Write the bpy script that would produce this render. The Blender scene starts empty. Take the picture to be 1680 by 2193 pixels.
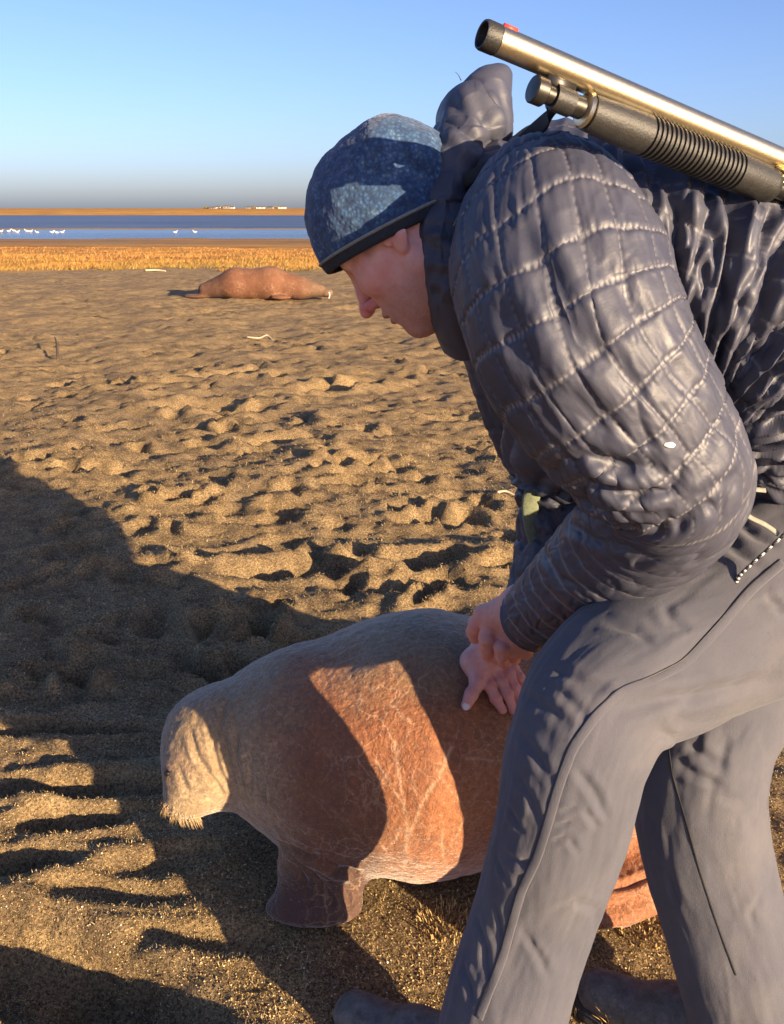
import bpy, math, random
import numpy as np
from mathutils import Vector
from mathutils.bvhtree import BVHTree
R = math.radians
random.seed(7); rng = np.random.default_rng(11)
scene = bpy.context.scene
col = scene.collection

# ------------------------------------------------------------------ camera, sky, sun, exposure
CAM_H, PITCH, FPX = 1.2, R(18.9), 1899.0            # focal length in units of a 1680 x 2193 frame
cam_d = bpy.data.cameras.new('camera'); cam_o = bpy.data.objects.new('camera', cam_d); col.objects.link(cam_o)
cam_o.location = (0, 0, CAM_H); cam_o.rotation_euler = (R(90) - PITCH, 0, 0)
cam_d.sensor_fit = 'VERTICAL'; cam_d.sensor_height = 24
cam_d.lens = 24 * FPX / 2193.0
cam_d.clip_start = 0.05; cam_d.clip_end = 20000
scene.camera = cam_o

SUN_EL, SUN_AZ_TRAVEL = R(13.1), (-0.69, 0.72)      # direction in which the light travels over the ground
_n = math.hypot(*SUN_AZ_TRAVEL); sx, sy = SUN_AZ_TRAVEL[0] / _n, SUN_AZ_TRAVEL[1] / _n
world = bpy.data.worlds.new('World'); scene.world = world; world.use_nodes = True
nt = world.node_tree; bg = nt.nodes['Background']
sky = nt.nodes.new('ShaderNodeTexSky'); sky.sky_type = 'NISHITA'; sky.sun_disc = False
sky.sun_elevation = SUN_EL
sky.sun_rotation = math.atan2(-sx, -sy)             # the sun stands opposite the travel direction
sky.altitude = 0; sky.air_density = 0.8; sky.dust_density = 1.25; sky.ozone_density = 4.0
wb = nt.nodes.new('ShaderNodeMix'); wb.data_type = 'RGBA'; wb.blend_type = 'MULTIPLY'; wb.inputs[0].default_value = 1   # white balance of the daylight
nt.links.new(sky.outputs[0], wb.inputs[6]); wb.inputs[7].default_value = (1.14, .95, 1.02, 1)
nt.links.new(wb.outputs[2], bg.inputs[0]); bg.inputs[1].default_value = 0.086
sun_d = bpy.data.lights.new('sun', 'SUN'); sun_o = bpy.data.objects.new('sun', sun_d); col.objects.link(sun_o)
sun_d.energy = 5.0; sun_d.angle = R(0.5); sun_d.color = (1.0, 0.755, 0.46)
ld = Vector((sx * math.cos(SUN_EL), sy * math.cos(SUN_EL), -math.sin(SUN_EL)))
sun_o.rotation_euler = ld.to_track_quat('-Z', 'Y').to_euler()
sun_o.location = (6, -6, 5)
vs = scene.view_settings; vs.view_transform = 'Standard'; vs.look = 'None'; vs.gamma = 1; vs.use_curve_mapping = False
vs.exposure = 1.45
scene.render.engine = 'CYCLES'; scene.cycles.use_denoising = True
scene.cycles.max_bounces = 6; scene.cycles.caustics_reflective = False; scene.cycles.caustics_refractive = False

# ------------------------------------------------------------------ numeric helpers
CP = np.array([0, 0, CAM_H]); CF = np.array([0, math.cos(PITCH), -math.sin(PITCH)])
CU = np.array([0, math.sin(PITCH), math.cos(PITCH)]); CR = np.array([1., 0, 0])
def P(x, y, d): return CP + d * (CF + (x - 840) / FPX * CR - (y - 1096.5) / FPX * CU)
def proj(p):
    q = np.asarray(p) - CP; d = q @ CF
    return np.stack([840 + FPX * (q @ CR) / d, 1096.5 - FPX * (q @ CU) / d, d], -1)
def unit(v): v = np.asarray(v, float); return v / np.linalg.norm(v)

def _hash(ix, iy, iz, seed):
    h = (ix.astype(np.uint32) * np.uint32(374761393) + iy.astype(np.uint32) * np.uint32(668265263)
         + iz.astype(np.uint32) * np.uint32(2147483647) + np.uint32(seed * 97 + 13) * np.uint32(1274126177))
    h = (h ^ (h >> np.uint32(13))) * np.uint32(1274126177)
    return h ^ (h >> np.uint32(16))
def pn(p, seed=0):
    """gradient noise, about -1..1, for an (N,3) array"""
    p = np.asarray(p, np.float64); i = np.floor(p).astype(np.int64); f = p - i
    u = f * f * f * (f * (f * 6 - 15) + 10); out = 0
    for dx in (0, 1):
        wx = u[:, 0] if dx else 1 - u[:, 0]
        for dy in (0, 1):
            wy = u[:, 1] if dy else 1 - u[:, 1]
            for dz in (0, 1):
                wz = u[:, 2] if dz else 1 - u[:, 2]
                h = _hash(i[:, 0] + dx, i[:, 1] + dy, i[:, 2] + dz, seed)
                gx = (h & np.uint32(1023)) / 511.5 - 1; gy = ((h >> np.uint32(10)) & np.uint32(1023)) / 511.5 - 1
                gz = ((h >> np.uint32(20)) & np.uint32(1023)) / 511.5 - 1
                out = out + wx * wy * wz * (gx * (f[:, 0] - dx) + gy * (f[:, 1] - dy) + gz * (f[:, 2] - dz))
    return out * 1.3
def fbm(p, oct=4, seed=0, gain=.5):
    a, s, o = 1.0, 1.0, 0
    for k in range(oct): o = o + a * pn(np.asarray(p) * s, seed + k); a *= gain; s *= 2.03
    return o
def ss(a, b, x): t = np.clip((x - a) / (b - a), 0, 1); return t * t * (3 - 2 * t)

# ------------------------------------------------------------------ object helpers
def tag(o, label=None, cat=None, group=None, kind=None):
    if label: o['label'] = label
    if cat: o['category'] = cat
    if group: o['group'] = group
    if kind: o['kind'] = kind
    return o
def empty(name, loc, label, cat, group=None):
    o = bpy.data.objects.new(name, None); col.objects.link(o); o.location = loc; o.empty_display_size = .1
    return tag(o, label, cat, group)
bpy.context.view_layer.update()
def mesh_obj(name, V, F, mat, parent=None, smooth=True, attrs=None, kind=None):
    """V (N,3) world coordinates, F (M,3|4) array or list of faces"""
    me = bpy.data.meshes.new(name); V = np.asarray(V, np.float32)
    if isinstance(F, np.ndarray):
        n = F.shape[1]
        me.vertices.add(len(V)); me.vertices.foreach_set('co', V.ravel())
        me.loops.add(F.size); me.loops.foreach_set('vertex_index', F.astype(np.int32).ravel())
        me.polygons.add(len(F)); me.polygons.foreach_set('loop_start', np.arange(0, F.size, n, dtype=np.int32))
        me.update(calc_edges=True)
    else:
        me.from_pydata(V.tolist(), [], F)
    if smooth: me.polygons.foreach_set('use_smooth', np.ones(len(me.polygons), bool))
    for k, a in (attrs or {}).items():
        a = np.asarray(a, np.float32)
        if a.ndim == 1:
            at = me.attributes.new(k, 'FLOAT', 'POINT'); at.data.foreach_set('value', a)
        elif a.shape[1] == 2:
            at = me.attributes.new(k, 'FLOAT2', 'POINT'); at.data.foreach_set('vector', a.ravel())
        else:
            at = me.attributes.new(k, 'FLOAT_COLOR', 'POINT')
            c = np.ones((len(a), 4), np.float32); c[:, :3] = a[:, :3]; at.data.foreach_set('color', c.ravel())
    if mat: me.materials.append(mat)
    o = bpy.data.objects.new(name, me); col.objects.link(o)
    if parent:
        o.parent = parent; w = world_loc(parent); o.matrix_parent_inverse.identity()
        o.location = -w
    if kind: o['kind'] = kind
    return o
def world_loc(o):
    v = Vector((0, 0, 0))
    while o is not None: v = v + o.location; o = o.parent
    return v
def merge(parts):
    Vs, Fs, off = [], [], 0
    for V, F in parts:
        Vs.append(np.asarray(V)); Fs += [tuple(i + off for i in f) for f in (F.tolist() if isinstance(F, np.ndarray) else F)]; off += len(V)
    return np.concatenate(Vs), Fs

def catmull(pts, n):
    pts = np.asarray(pts, float); m = len(pts); t = np.linspace(0, m - 1, n); i = np.clip(t.astype(int), 0, m - 2); f = (t - i)[:, None]
    g = lambda k: pts[np.clip(k, 0, m - 1)]
    p0, p1, p2, p3 = g(i - 1), g(i), g(i + 1), g(i + 2)
    return .5 * (2 * p1 + (p2 - p0) * f + (2 * p0 - 5 * p1 + 4 * p2 - p3) * f ** 2 + (3 * p1 - p0 - 3 * p2 + p3) * f ** 3)
def smooth1(a, w):
    if w < 2: return a
    k = np.hanning(w + 2)[1:-1]; k /= k.sum(); ap = np.concatenate([np.full(w, a[0]), a, np.full(w, a[-1])])
    return np.convolve(ap, k, 'same')[w:-w]
def loft(pts, ra, rb=None, nv=200, nu=160, disp=None, ref=None, close=True, wsm=None, power=2.0):
    """tube through pts; ra is the radius across the view, rb the radius along it. Returns V, F, theta, s."""
    rb = ra if rb is None else rb; ref = CF if ref is None else unit(ref)
    C = catmull(pts, nv); tk = np.linspace(0, len(pts) - 1, nv)
    w = wsm or max(3, nv // len(pts))
    A = smooth1(np.interp(tk, range(len(pts)), ra), w); B = smooth1(np.interp(tk, range(len(pts)), rb), w)
    T = np.gradient(C, axis=0); T /= np.linalg.norm(T, axis=1)[:, None]
    n2 = ref[None] - (T @ ref)[:, None] * T; n2 /= np.linalg.norm(n2, axis=1)[:, None]; n1 = np.cross(T, n2)
    s = np.concatenate([[0], np.cumsum(np.linalg.norm(np.diff(C, axis=0), axis=1))])
    th = np.linspace(-math.pi, math.pi, nu, endpoint=False)
    c, sn = np.cos(th), np.sin(th)
    if power != 2.0:
        e = 2 / power; c = np.sign(c) * abs(c) ** e; sn = np.sign(sn) * abs(sn) ** e
    V = C[:, None] - (B[:, None] * c[None])[..., None] * n2[:, None] + (A[:, None] * sn[None])[..., None] * n1[:, None]
    N = -(c[None] / B[:, None])[..., None] * n2[:, None] + (sn[None] / A[:, None])[..., None] * n1[:, None]
    N /= np.linalg.norm(N, axis=2)[..., None]
    TH = np.broadcast_to(th[None], (nv, nu)).ravel(); S = np.broadcast_to(s[:, None], (nv, nu)).ravel()
    V = V.reshape(-1, 3); N = N.reshape(-1, 3)
    if disp is not None: V = V + disp(V, N, TH, S)[:, None] * N
    i = np.arange(nv - 1)[:, None] * nu; j = np.arange(nu)[None]; j2 = (j + 1) % nu
    F = np.stack([i + j, i + j2, i + nu + j2, i + nu + j], -1).reshape(-1, 4)
    F = F[:, ::-1]
    if close:
        n = len(V); c0, c1 = V[:nu].mean(0), V[-nu:].mean(0); V = np.concatenate([V, [c0, c1]])
        k = np.arange(nu); k2 = (k + 1) % nu; b = (nv - 1) * nu
        F = np.concatenate([F, np.stack([k * 0 + n, k2, k, k], -1)[:, [0, 1, 2, 2]], np.stack([k * 0 + n + 1, b + k, b + k2, b + k2], -1)])
        TH = np.append(TH, [0, 0]); S = np.append(S, [0, s[-1]])
    return V, F, TH, S
def fix_tris(F):
    """faces as lists, degenerate quads turned into triangles"""
    tri = F[:, 2] == F[:, 3]
    return [tuple(f) for f in F[~tri].tolist()] + [tuple(f[:3]) for f in F[tri].tolist()]

def tube(pts, r, n=8, nv=None, taper=None, twist=0):
    nv = nv or len(pts) * 4
    pts = np.asarray(pts, float); C = catmull(pts, nv); T = np.gradient(C, axis=0); T /= np.linalg.norm(T, axis=1)[:, None]
    up = np.array([.13, .31, .94]); n1 = np.cross(T, up); n1 /= np.linalg.norm(n1, axis=1)[:, None]; n2 = np.cross(T, n1)
    rr = np.full(nv, r) if taper is None else r * np.interp(np.linspace(0, 1, nv), np.linspace(0, 1, len(taper)), taper)
    th = np.linspace(0, 2 * math.pi, n, endpoint=False)
    V = C[:, None] + rr[:, None, None] * (np.cos(th)[None, :, None] * n1[:, None] + np.sin(th)[None, :, None] * n2[:, None])
    F = []
    for i in range(nv - 1):
        for j in range(n): F.append((i * n + j, i * n + (j + 1) % n, (i + 1) * n + (j + 1) % n, (i + 1) * n + j))
    F.append(tuple(range(n))[::-1]); F.append(tuple((nv - 1) * n + j for j in range(n)))
    return V.reshape(-1, 3), F
def ribbon(pts, nrm, w, t, nv=None, wid=None):
    """flat strap: pts, surface normals at pts, width, thickness"""
    nv = nv or len(pts) * 6
    C = catmull(pts, nv); N = catmull(nrm, nv); T = np.gradient(C, axis=0); T /= np.linalg.norm(T, axis=1)[:, None]
    N = N - (N * T).sum(1)[:, None] * T; N /= np.linalg.norm(N, axis=1)[:, None]; B = np.cross(T, N)
    W = np.full(nv, w) if wid is None else w * np.interp(np.linspace(0, 1, nv), np.linspace(0, 1, len(wid)), wid)
    sec = [(-1, -1), (-.92, .2), (-.7, 1), (0, 1.15), (.7, 1), (.92, .2), (1, -1)]
    V = np.stack([C + (a * W / 2)[:, None] * B + b * t / 2 * N for a, b in sec], 1); n = len(sec); F = []
    for i in range(nv - 1):
        for j in range(n): F.append((i * n + j, i * n + (j + 1) % n, (i + 1) * n + (j + 1) % n, (i + 1) * n + j))
    F.append(tuple(range(n))[::-1]); F.append(tuple((nv - 1) * n + j for j in range(n)))
    return V.reshape(-1, 3), F
def lathe(o, ax, prof, n=48):
    # rings are doubled where the profile turns sharply, so that edges stay crisp
    p2 = [prof[0]]; brk = []
    for i in range(1, len(prof)):
        p2.append(prof[i])
        if i < len(prof) - 1:
            a = math.atan2(prof[i][1] - prof[i - 1][1], prof[i][0] - prof[i - 1][0]); c = math.atan2(prof[i + 1][1] - prof[i][1], prof[i + 1][0] - prof[i][0])
            if abs((c - a + math.pi) % (2 * math.pi) - math.pi) > .5: brk.append(len(p2) - 1); p2.append(prof[i])
    return lathe_(o, ax, p2, n, set(brk))
def lathe_(o, ax, prof, n, brk):
    """prof: (distance along ax, radius)"""
    ax = unit(ax); a = unit(np.cross(ax, [.2, .3, .9])); b = np.cross(ax, a); th = np.linspace(0, 2 * math.pi, n, endpoint=False)
    V = np.concatenate([o + s * ax + r * (np.cos(th)[:, None] * a + np.sin(th)[:, None] * b) for s, r in prof]); F = []
    for i in range(len(prof) - 1):
        if i in brk: continue
        for j in range(n): F.append((i * n + j, i * n + (j + 1) % n, (i + 1) * n + (j + 1) % n, (i + 1) * n + j))
    F.append(tuple(range(n))[::-1]); F.append(tuple((len(prof) - 1) * n + j for j in range(n)))
    return V, F
def box(c, ax, sz, bev=0):
    """box with chamfered long edges; ax = three unit axes, sz = full sizes"""
    ax = np.asarray(ax); h = np.asarray(sz) / 2; b = min(bev, h[1] * .9, h[2] * .9) if bev else 0
    sec = [(-h[1] + b, -h[2]), (h[1] - b, -h[2]), (h[1], -h[2] + b), (h[1], h[2] - b), (h[1] - b, h[2]), (-h[1] + b, h[2]), (-h[1], h[2] - b), (-h[1], -h[2] + b)] if b else \
          [(-h[1], -h[2]), (h[1], -h[2]), (h[1], h[2]), (-h[1], h[2])]
    n = len(sec)
    V = np.array([np.asarray(c) + s * h[0] * ax[0] + y * ax[1] + z * ax[2] for s in (-1, 1) for y, z in sec])
    F = [(j, (j + 1) % n, n + (j + 1) % n, n + j) for j in range(n)] + [tuple(range(n))[::-1], tuple(range(n, 2 * n))]
    return V, F

# ---- signed distance modelling
def smin(a, b, k):
    h = np.clip(.5 + .5 * (b - a) / k, 0, 1); return b + (a - b) * h - k * h * (1 - h)
def smax(a, b, k): return -smin(-a, -b, k)
def s_cone(p, a, b, r1, r2):
    a = np.asarray(a, np.float32); ba = np.asarray(b, np.float32) - a; t = np.clip(((p - a) @ ba) / (ba @ ba), 0, 1)
    return np.linalg.norm(p - a - t[:, None] * ba, axis=1) - (r1 + (r2 - r1) * t)
def s_ell(p, c, r, ax=None):
    q = p - np.asarray(c, np.float32)
    if ax is not None: q = q @ np.asarray(ax, np.float32).T
    r = np.asarray(r, np.float32); k0 = np.linalg.norm(q / r, axis=1); k1 = np.linalg.norm(q / (r * r), axis=1)
    return k0 * (k0 - 1) / np.maximum(k1, 1e-6)
def nets(f, lo, hi, h, coarse=6):
    """surface nets of f over a box; f is only evaluated finely near its surface"""
    lo = np.asarray(lo, float); n = (np.ceil((np.asarray(hi) - lo) / h / coarse).astype(int) + 1) * coarse
    nc = n // coarse
    g = np.stack(np.meshgrid(*[(np.arange(k) + .5) * coarse * h + l for k, l in zip(nc, lo)], indexing='ij'), -1).reshape(-1, 3).astype(np.float32)
    vc = f(g).reshape(nc); Vv = vc.repeat(coarse, 0).repeat(coarse, 1).repeat(coarse, 2).astype(np.float32)
    near = (abs(vc) < coarse * h * 1.6).repeat(coarse, 0).repeat(coarse, 1).repeat(coarse, 2)
    idx = np.argwhere(near)
    for c in range(0, len(idx), 400000):
        ii = idx[c:c + 400000]; Vv[ii[:, 0], ii[:, 1], ii[:, 2]] = f((ii * h + lo).astype(np.float32))
    Sg = Vv < 0; a = Sg[:-1, :-1, :-1]; cnt = np.zeros(a.shape, np.uint8)
    for dx in (0, 1):
        for dy in (0, 1):
            for dz in (0, 1): cnt += Sg[dx:dx + a.shape[0], dy:dy + a.shape[1], dz:dz + a.shape[2]]
    act = np.argwhere((cnt > 0) & (cnt < 8)); vid = np.full(a.shape, -1, np.int64); vid[act[:, 0], act[:, 1], act[:, 2]] = np.arange(len(act))
    acc = np.zeros((len(act), 3)); num = np.zeros(len(act))
    cs = [(x, y, z) for x in (0, 1) for y in (0, 1) for z in (0, 1)]
    val = {c: Vv[act[:, 0] + c[0], act[:, 1] + c[1], act[:, 2] + c[2]] for c in cs}
    for c in cs:
        for k in range(3):
            if c[k]: continue
            e = list(c); e[k] = 1; e = tuple(e); v0, v1 = val[c], val[e]; m = (v0 < 0) != (v1 < 0)
            t = np.where(m, v0 / np.where(m, v0 - v1, 1), 0); p = np.tile(np.array(c, float), (len(act), 1)); p[:, k] += t
            acc[m] += p[m]; num[m] += 1
    pts = (act + acc / num[:, None]) * h + lo
    Fs = []
    for k in range(3):
        u, w = (k + 1) % 3, (k + 2) % 3
        s0 = [slice(None)] * 3; s1 = [slice(None)] * 3; s0[k] = slice(0, -1); s1[k] = slice(1, None)
        ch = np.argwhere(Sg[tuple(s0)] != Sg[tuple(s1)])
        ch = ch[(ch[:, u] > 0) & (ch[:, w] > 0) & (ch[:, u] < a.shape[u]) & (ch[:, w] < a.shape[w]) & (ch[:, k] < a.shape[k])]
        def cid(du, dw):
            q = ch.copy(); q[:, u] -= du; q[:, w] -= dw; return vid[q[:, 0], q[:, 1], q[:, 2]]
        q = np.stack([cid(1, 1), cid(0, 1), cid(0, 0), cid(1, 0)], 1)
        flip = ~Sg[ch[:, 0], ch[:, 1], ch[:, 2]]; q[flip] = q[flip][:, ::-1]
        Fs.append(q[(q >= 0).all(1)])
    return pts, np.concatenate(Fs)
def vnormals(V, F):
    a, b, c = V[F[:, 0]], V[F[:, 1]], V[F[:, 2]]; n = np.cross(b - a, c - a); N = np.zeros_like(V)
    for k in range(F.shape[1]): np.add.at(N, F[:, k], n)
    return N / np.maximum(np.linalg.norm(N, axis=1), 1e-12)[:, None]
def relax(V, F, it=2):
    """light smoothing of the stair-steps of a net"""
    e = np.concatenate([F[:, [0, 1]], F[:, [1, 2]], F[:, [2, 3]], F[:, [3, 0]]]); e = np.concatenate([e, e[:, ::-1]])
    cnt = np.bincount(e[:, 0], minlength=len(V))[:, None]
    for _ in range(it):
        S = np.stack([np.bincount(e[:, 0], weights=V[e[:, 1], k], minlength=len(V)) for k in range(3)], 1)
        V = V * .5 + .5 * S / np.maximum(cnt, 1)
    return V
class Onto:
    """finds where the line of sight through a picture point meets a mesh"""
    def __init__(s, V, F): s.b = BVHTree.FromPolygons(np.asarray(V).tolist(), F.tolist() if isinstance(F, np.ndarray) else F)
    def __call__(s, x, y, lift=0):
        d = Vector(unit(P(x, y, 1) - CP)); h, n, i, t = s.b.ray_cast(Vector(CP), d)
        if h is None: return None
        if n.dot(d) > 0: n = -n
        return np.array(h + n * lift), np.array(n)
def seg_dist(V, line):
    """distance of V to a polyline and position along it"""
    best = np.full(len(V), 9.); line = np.asarray(line); al = np.zeros(len(V)); acc = 0
    lo, hi = line.min(0) - .03, line.max(0) + .03; m = ((V > lo) & (V < hi)).all(1); Q = V[m]; bb = best[m]; aa = al[m]
    for a, b in zip(line[:-1], line[1:]):
        ba = b - a; L = np.linalg.norm(ba)
        if L < 1e-9: continue
        t = np.clip((Q - a) @ ba / (L * L), 0, 1); d = np.linalg.norm(Q - a - t[:, None] * ba, axis=1)
        k = d < bb; bb[k] = d[k]; aa[k] = acc + t[k] * L; acc += L
    best[m] = bb; al[m] = aa
    return best, al / max(acc, 1e-9)

# ------------------------------------------------------------------ materials
class Mat:
    def __init__(s, name, base=(.5, .5, .5), rough=.6, **kw):
        s.m = bpy.data.materials.new(name); s.m.use_nodes = True; s.t = s.m.node_tree; s.n = s.t.nodes; s.l = s.t.links
        s.b = s.n['Principled BSDF']; s.b.inputs['Base Color'].default_value = (*base, 1); s.b.inputs['Roughness'].default_value = rough
        for k, v in kw.items():
            s.b.inputs[k].default_value = v
    def node(s, t, **kw):
        x = s.n.new(t)
        for k, v in kw.items():
            if k in x.inputs and not hasattr(x, k): x.inputs[k].default_value = v
            elif hasattr(x, k): setattr(x, k, v)
            else: x.inputs[k].default_value = v
        return x
    def inp(s, x, i, v):
        if hasattr(v, 'is_output'): s.l.new(v, x.inputs[i])
        else: x.inputs[i].default_value = v
    def pos(s, scale=(1, 1, 1), rot=(0, 0, 0)):
        g = s.n.new('ShaderNodeNewGeometry'); m = s.n.new('ShaderNodeMapping'); s.l.new(g.outputs['Position'], m.inputs[0])
        m.inputs['Scale'].default_value = scale; m.inputs['Rotation'].default_value = rot; return m.outputs[0]
    def noise(s, scale, det=4, rough=.55, vec=None, dist=0):
        x = s.n.new('ShaderNodeTexNoise'); x.inputs['Scale'].default_value = scale; x.inputs['Detail'].default_value = det
        x.inputs['Roughness'].default_value = rough; x.inputs['Distortion'].default_value = dist
        s.l.new(vec if vec is not None else s.pos(), x.inputs['Vector']); return x.outputs['Fac']
    def voro(s, scale, feat='F1', vec=None, out='Distance', rnd=1):
        x = s.n.new('ShaderNodeTexVoronoi'); x.feature = feat; x.inputs['Scale'].default_value = scale; x.inputs['Randomness'].default_value = rnd
        s.l.new(vec if vec is not None else s.pos(), x.inputs['Vector']); return x.outputs[out]
    def attr(s, name, out='Fac'):
        x = s.n.new('ShaderNodeAttribute'); x.attribute_name = name; return x.outputs[out]
    def ramp(s, fac, stops, interp='LINEAR'):
        x = s.n.new('ShaderNodeValToRGB'); s.l.new(fac, x.inputs[0]); e = x.color_ramp.elements; x.color_ramp.interpolation = interp
        while len(e) < len(stops): e.new(.5)
        for q, (p, c) in zip(e, stops): q.position = p; q.color = (*c, 1) if len(c) == 3 else c
        return x.outputs[0]
    def rng(s, v, a, b, c=0, d=1):
        x = s.n.new('ShaderNodeMapRange'); s.l.new(v, x.inputs[0])
        for i, q in enumerate((a, b, c, d)): x.inputs[i + 1].default_value = q
        return x.outputs[0]
    def mix(s, f, a, b, mode='MIX'):
        x = s.n.new('ShaderNodeMix'); x.data_type = 'RGBA'; x.blend_type = mode
        s.inp(x, 0, f); s.inp(x, 6, a if hasattr(a, 'is_output') else (*a, 1)); s.inp(x, 7, b if hasattr(b, 'is_output') else (*b, 1)); return x.outputs[2]
    def math(s, op, a, b=0.0):
        x = s.n.new('ShaderNodeMath'); x.operation = op; s.inp(x, 0, a); s.inp(x, 1, b); return x.outputs[0]
    def base(s, c): s.l.new(c, s.b.inputs['Base Color']); return s
    def rough(s, v): s.l.new(v, s.b.inputs['Roughness']); return s
    def bump(s, h, dist=.002, strength=1, prev=None):
        x = s.n.new('ShaderNodeBump'); x.inputs['Strength'].default_value = strength; x.inputs['Distance'].default_value = dist
        s.l.new(h, x.inputs['Height'])
        if prev is not None: s.l.new(prev, x.inputs['Normal'])
        s.l.new(x.outputs[0], s.b.inputs['Normal']); return x.outputs[0]

def m_ground():
    s = Mat('shore_ground', rough=.95); s.b.inputs['Specular IOR Level'].default_value = .15
    big = s.noise(1.3, 5); mid = s.noise(9, 6, .65); fine = s.noise(160, 4, .7)
    c = s.ramp(mid, [(.28, (.11, .08, .05)), (.42, (.33, .22, .105)), (.58, (.54, .37, .175)), (.75, (.62, .45, .23))])
    c = s.mix(s.rng(big, .3, .7, 0, .55), c, (.30, .215, .14))
    c = s.mix(s.rng(fine, .40, .60), s.mix(.75, c, (.05, .036, .022)), c); c = s.mix(s.rng(s.noise(420, 2, .6), .58, .70, 0, .6), c, (.75, .60, .38))
    # bands of the marsh beyond: dry grass, russet sedge, mud
    zone = s.attr('zone', 'Color')
    sep = s.n.new('ShaderNodeSeparateColor'); s.l.new(zone, sep.inputs[0])
    st = s.noise(1, 5, .6, s.pos((.05, .35, 1)))
    straw = s.ramp(st, [(.3, (.30, .14, .03)), (.5, (.46, .23, .05)), (.7, (.50, .28, .06))])
    rust = s.ramp(st, [(.35, (.22, .085, .025)), (.55, (.38, .16, .04)), (.7, (.44, .24, .07))])
    mud = s.ramp(st, [(.36, (.16, .09, .05)), (.55, (.40, .20, .06)), (.7, (.46, .27, .09))])
    c = s.mix(sep.outputs[0], c, straw); c = s.mix(sep.outputs[1], c, rust); c = s.mix(sep.outputs[2], c, mud)
    s.base(c)
    b = s.bump(mid, .03, .6); b = s.bump(s.noise(60, 5, .75), .014, 1, b); s.bump(fine, .006, 1, b)
    return s.m
def m_fibre():
    s = Mat('dry_fibre', rough=.75); r = s.attr('rnd')
    s.base(s.ramp(r, [(0, (.03, .02, .012)), (.28, (.16, .095, .035)), (.6, (.48, .32, .12)), (.88, (.70, .53, .26)), (1, (.82, .72, .52))])); return s.m
def m_grass():
    s = Mat('marsh_grass', rough=.6); r = s.attr('rnd')
    s.base(s.ramp(r, [(0, (.17, .13, .025)), (.35, (.30, .19, .035)), (.7, (.38, .19, .045)), (1, (.40, .19, .055))]))
    return s.m
def m_water(name, a, rough, bscale):
    s = Mat(name, a, rough); s.b.inputs['IOR'].default_value = 1.33
    s.base(s.ramp(s.noise(.05, 5, .65, s.pos((.25, 1, 1))), [(.35, tuple(x * .75 for x in a)), (.65, tuple(min(1, x * 1.5) for x in a))]))
    s.bump(s.noise(bscale, 4, .65, s.pos((.35, 1, 1))), .25, 1); return s.m
def m_jacket():
    s = Mat('quilted_nylon', (.075, .075, .085), .42); s.b.inputs['Specular IOR Level'].default_value = .5
    n = s.noise(60, 4, .6)
    c = s.ramp(s.noise(14, 4), [(.3, (.040, .043, .068)), (.7, (.058, .060, .084))])
    c = s.mix(s.attr('stitch'), c, (.24, .23, .235)); s.base(c)
    s.rough(s.rng(s.noise(25, 4, .6), .3, .7, .47, .62))
    w = s.noise(22, 4, .5, s.pos((1, .45, 2.2), (.4, .9, 0)), .6); b = s.bump(w, .003, .25); s.bump(s.noise(420, 2), .0004, .5, b)
    return s.m
def m_trouser():
    s = Mat('softshell_cloth', rough=.85); s.b.inputs['Sheen Weight'].default_value = .15
    c = s.ramp(s.noise(7, 6, .6), [(.3, (.055, .058, .078)), (.55, (.074, .074, .094)), (.75, (.090, .087, .100))])
    c = s.mix(s.rng(s.noise(3.5, 5, .7), .5, .72, 0, .45), c, (.125, .118, .122)); sp = s.rng(s.noise(75, 3, .7), .66, .74); c = s.mix(s.math('MULTIPLY', sp, .6), c, (.06, .045, .03)); s.base(c)
    b = s.bump(s.noise(18, 4, .5), .004, .25); b = s.bump(s.noise(900, 2), .0008, .8, b); s.bump(s.noise(130, 4, .6), .0015, .35, b); return s.m
def m_skin():
    s = Mat('skin', rough=.5); s.b.inputs['Subsurface Weight'].default_value = .07; s.b.inputs['Subsurface Radius'].default_value = (.012, .005, .003)
    s.b.inputs['Subsurface Scale'].default_value = .6
    c = s.attr('tone', 'Color'); n = s.noise(45, 5, .65)
    c = s.mix(s.rng(n, .35, .70, 0, .6), c, s.mix(1, c, (.92, .58, .53), 'MULTIPLY')); s.base(c)
    b = s.bump(s.noise(150, 5, .7), .0018, .6); s.bump(s.voro(900), .0004, .3, b); return s.m
def m_knit():
    s = Mat('blue_knit', rough=.9); s.b.inputs['Sheen Weight'].default_value = .15; s.b.inputs['Sheen Roughness'].default_value = .5
    v = s.voro(210); big = s.noise(95, 4, .75)
    c = s.ramp(big, [(.30, (.012, .035, .10)), (.46, (.025, .07, .17)), (.58, (.05, .12, .24)), (.72, (.17, .24, .30))])
    c = s.mix(s.rng(v, .25, .6, 0, .6), c, (.012, .025, .06)); s.base(c)
    b = s.bump(s.noise(70, 3, .5), .0006, .3); s.bump(v, .0012, .7, b)
    return s.m
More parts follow.
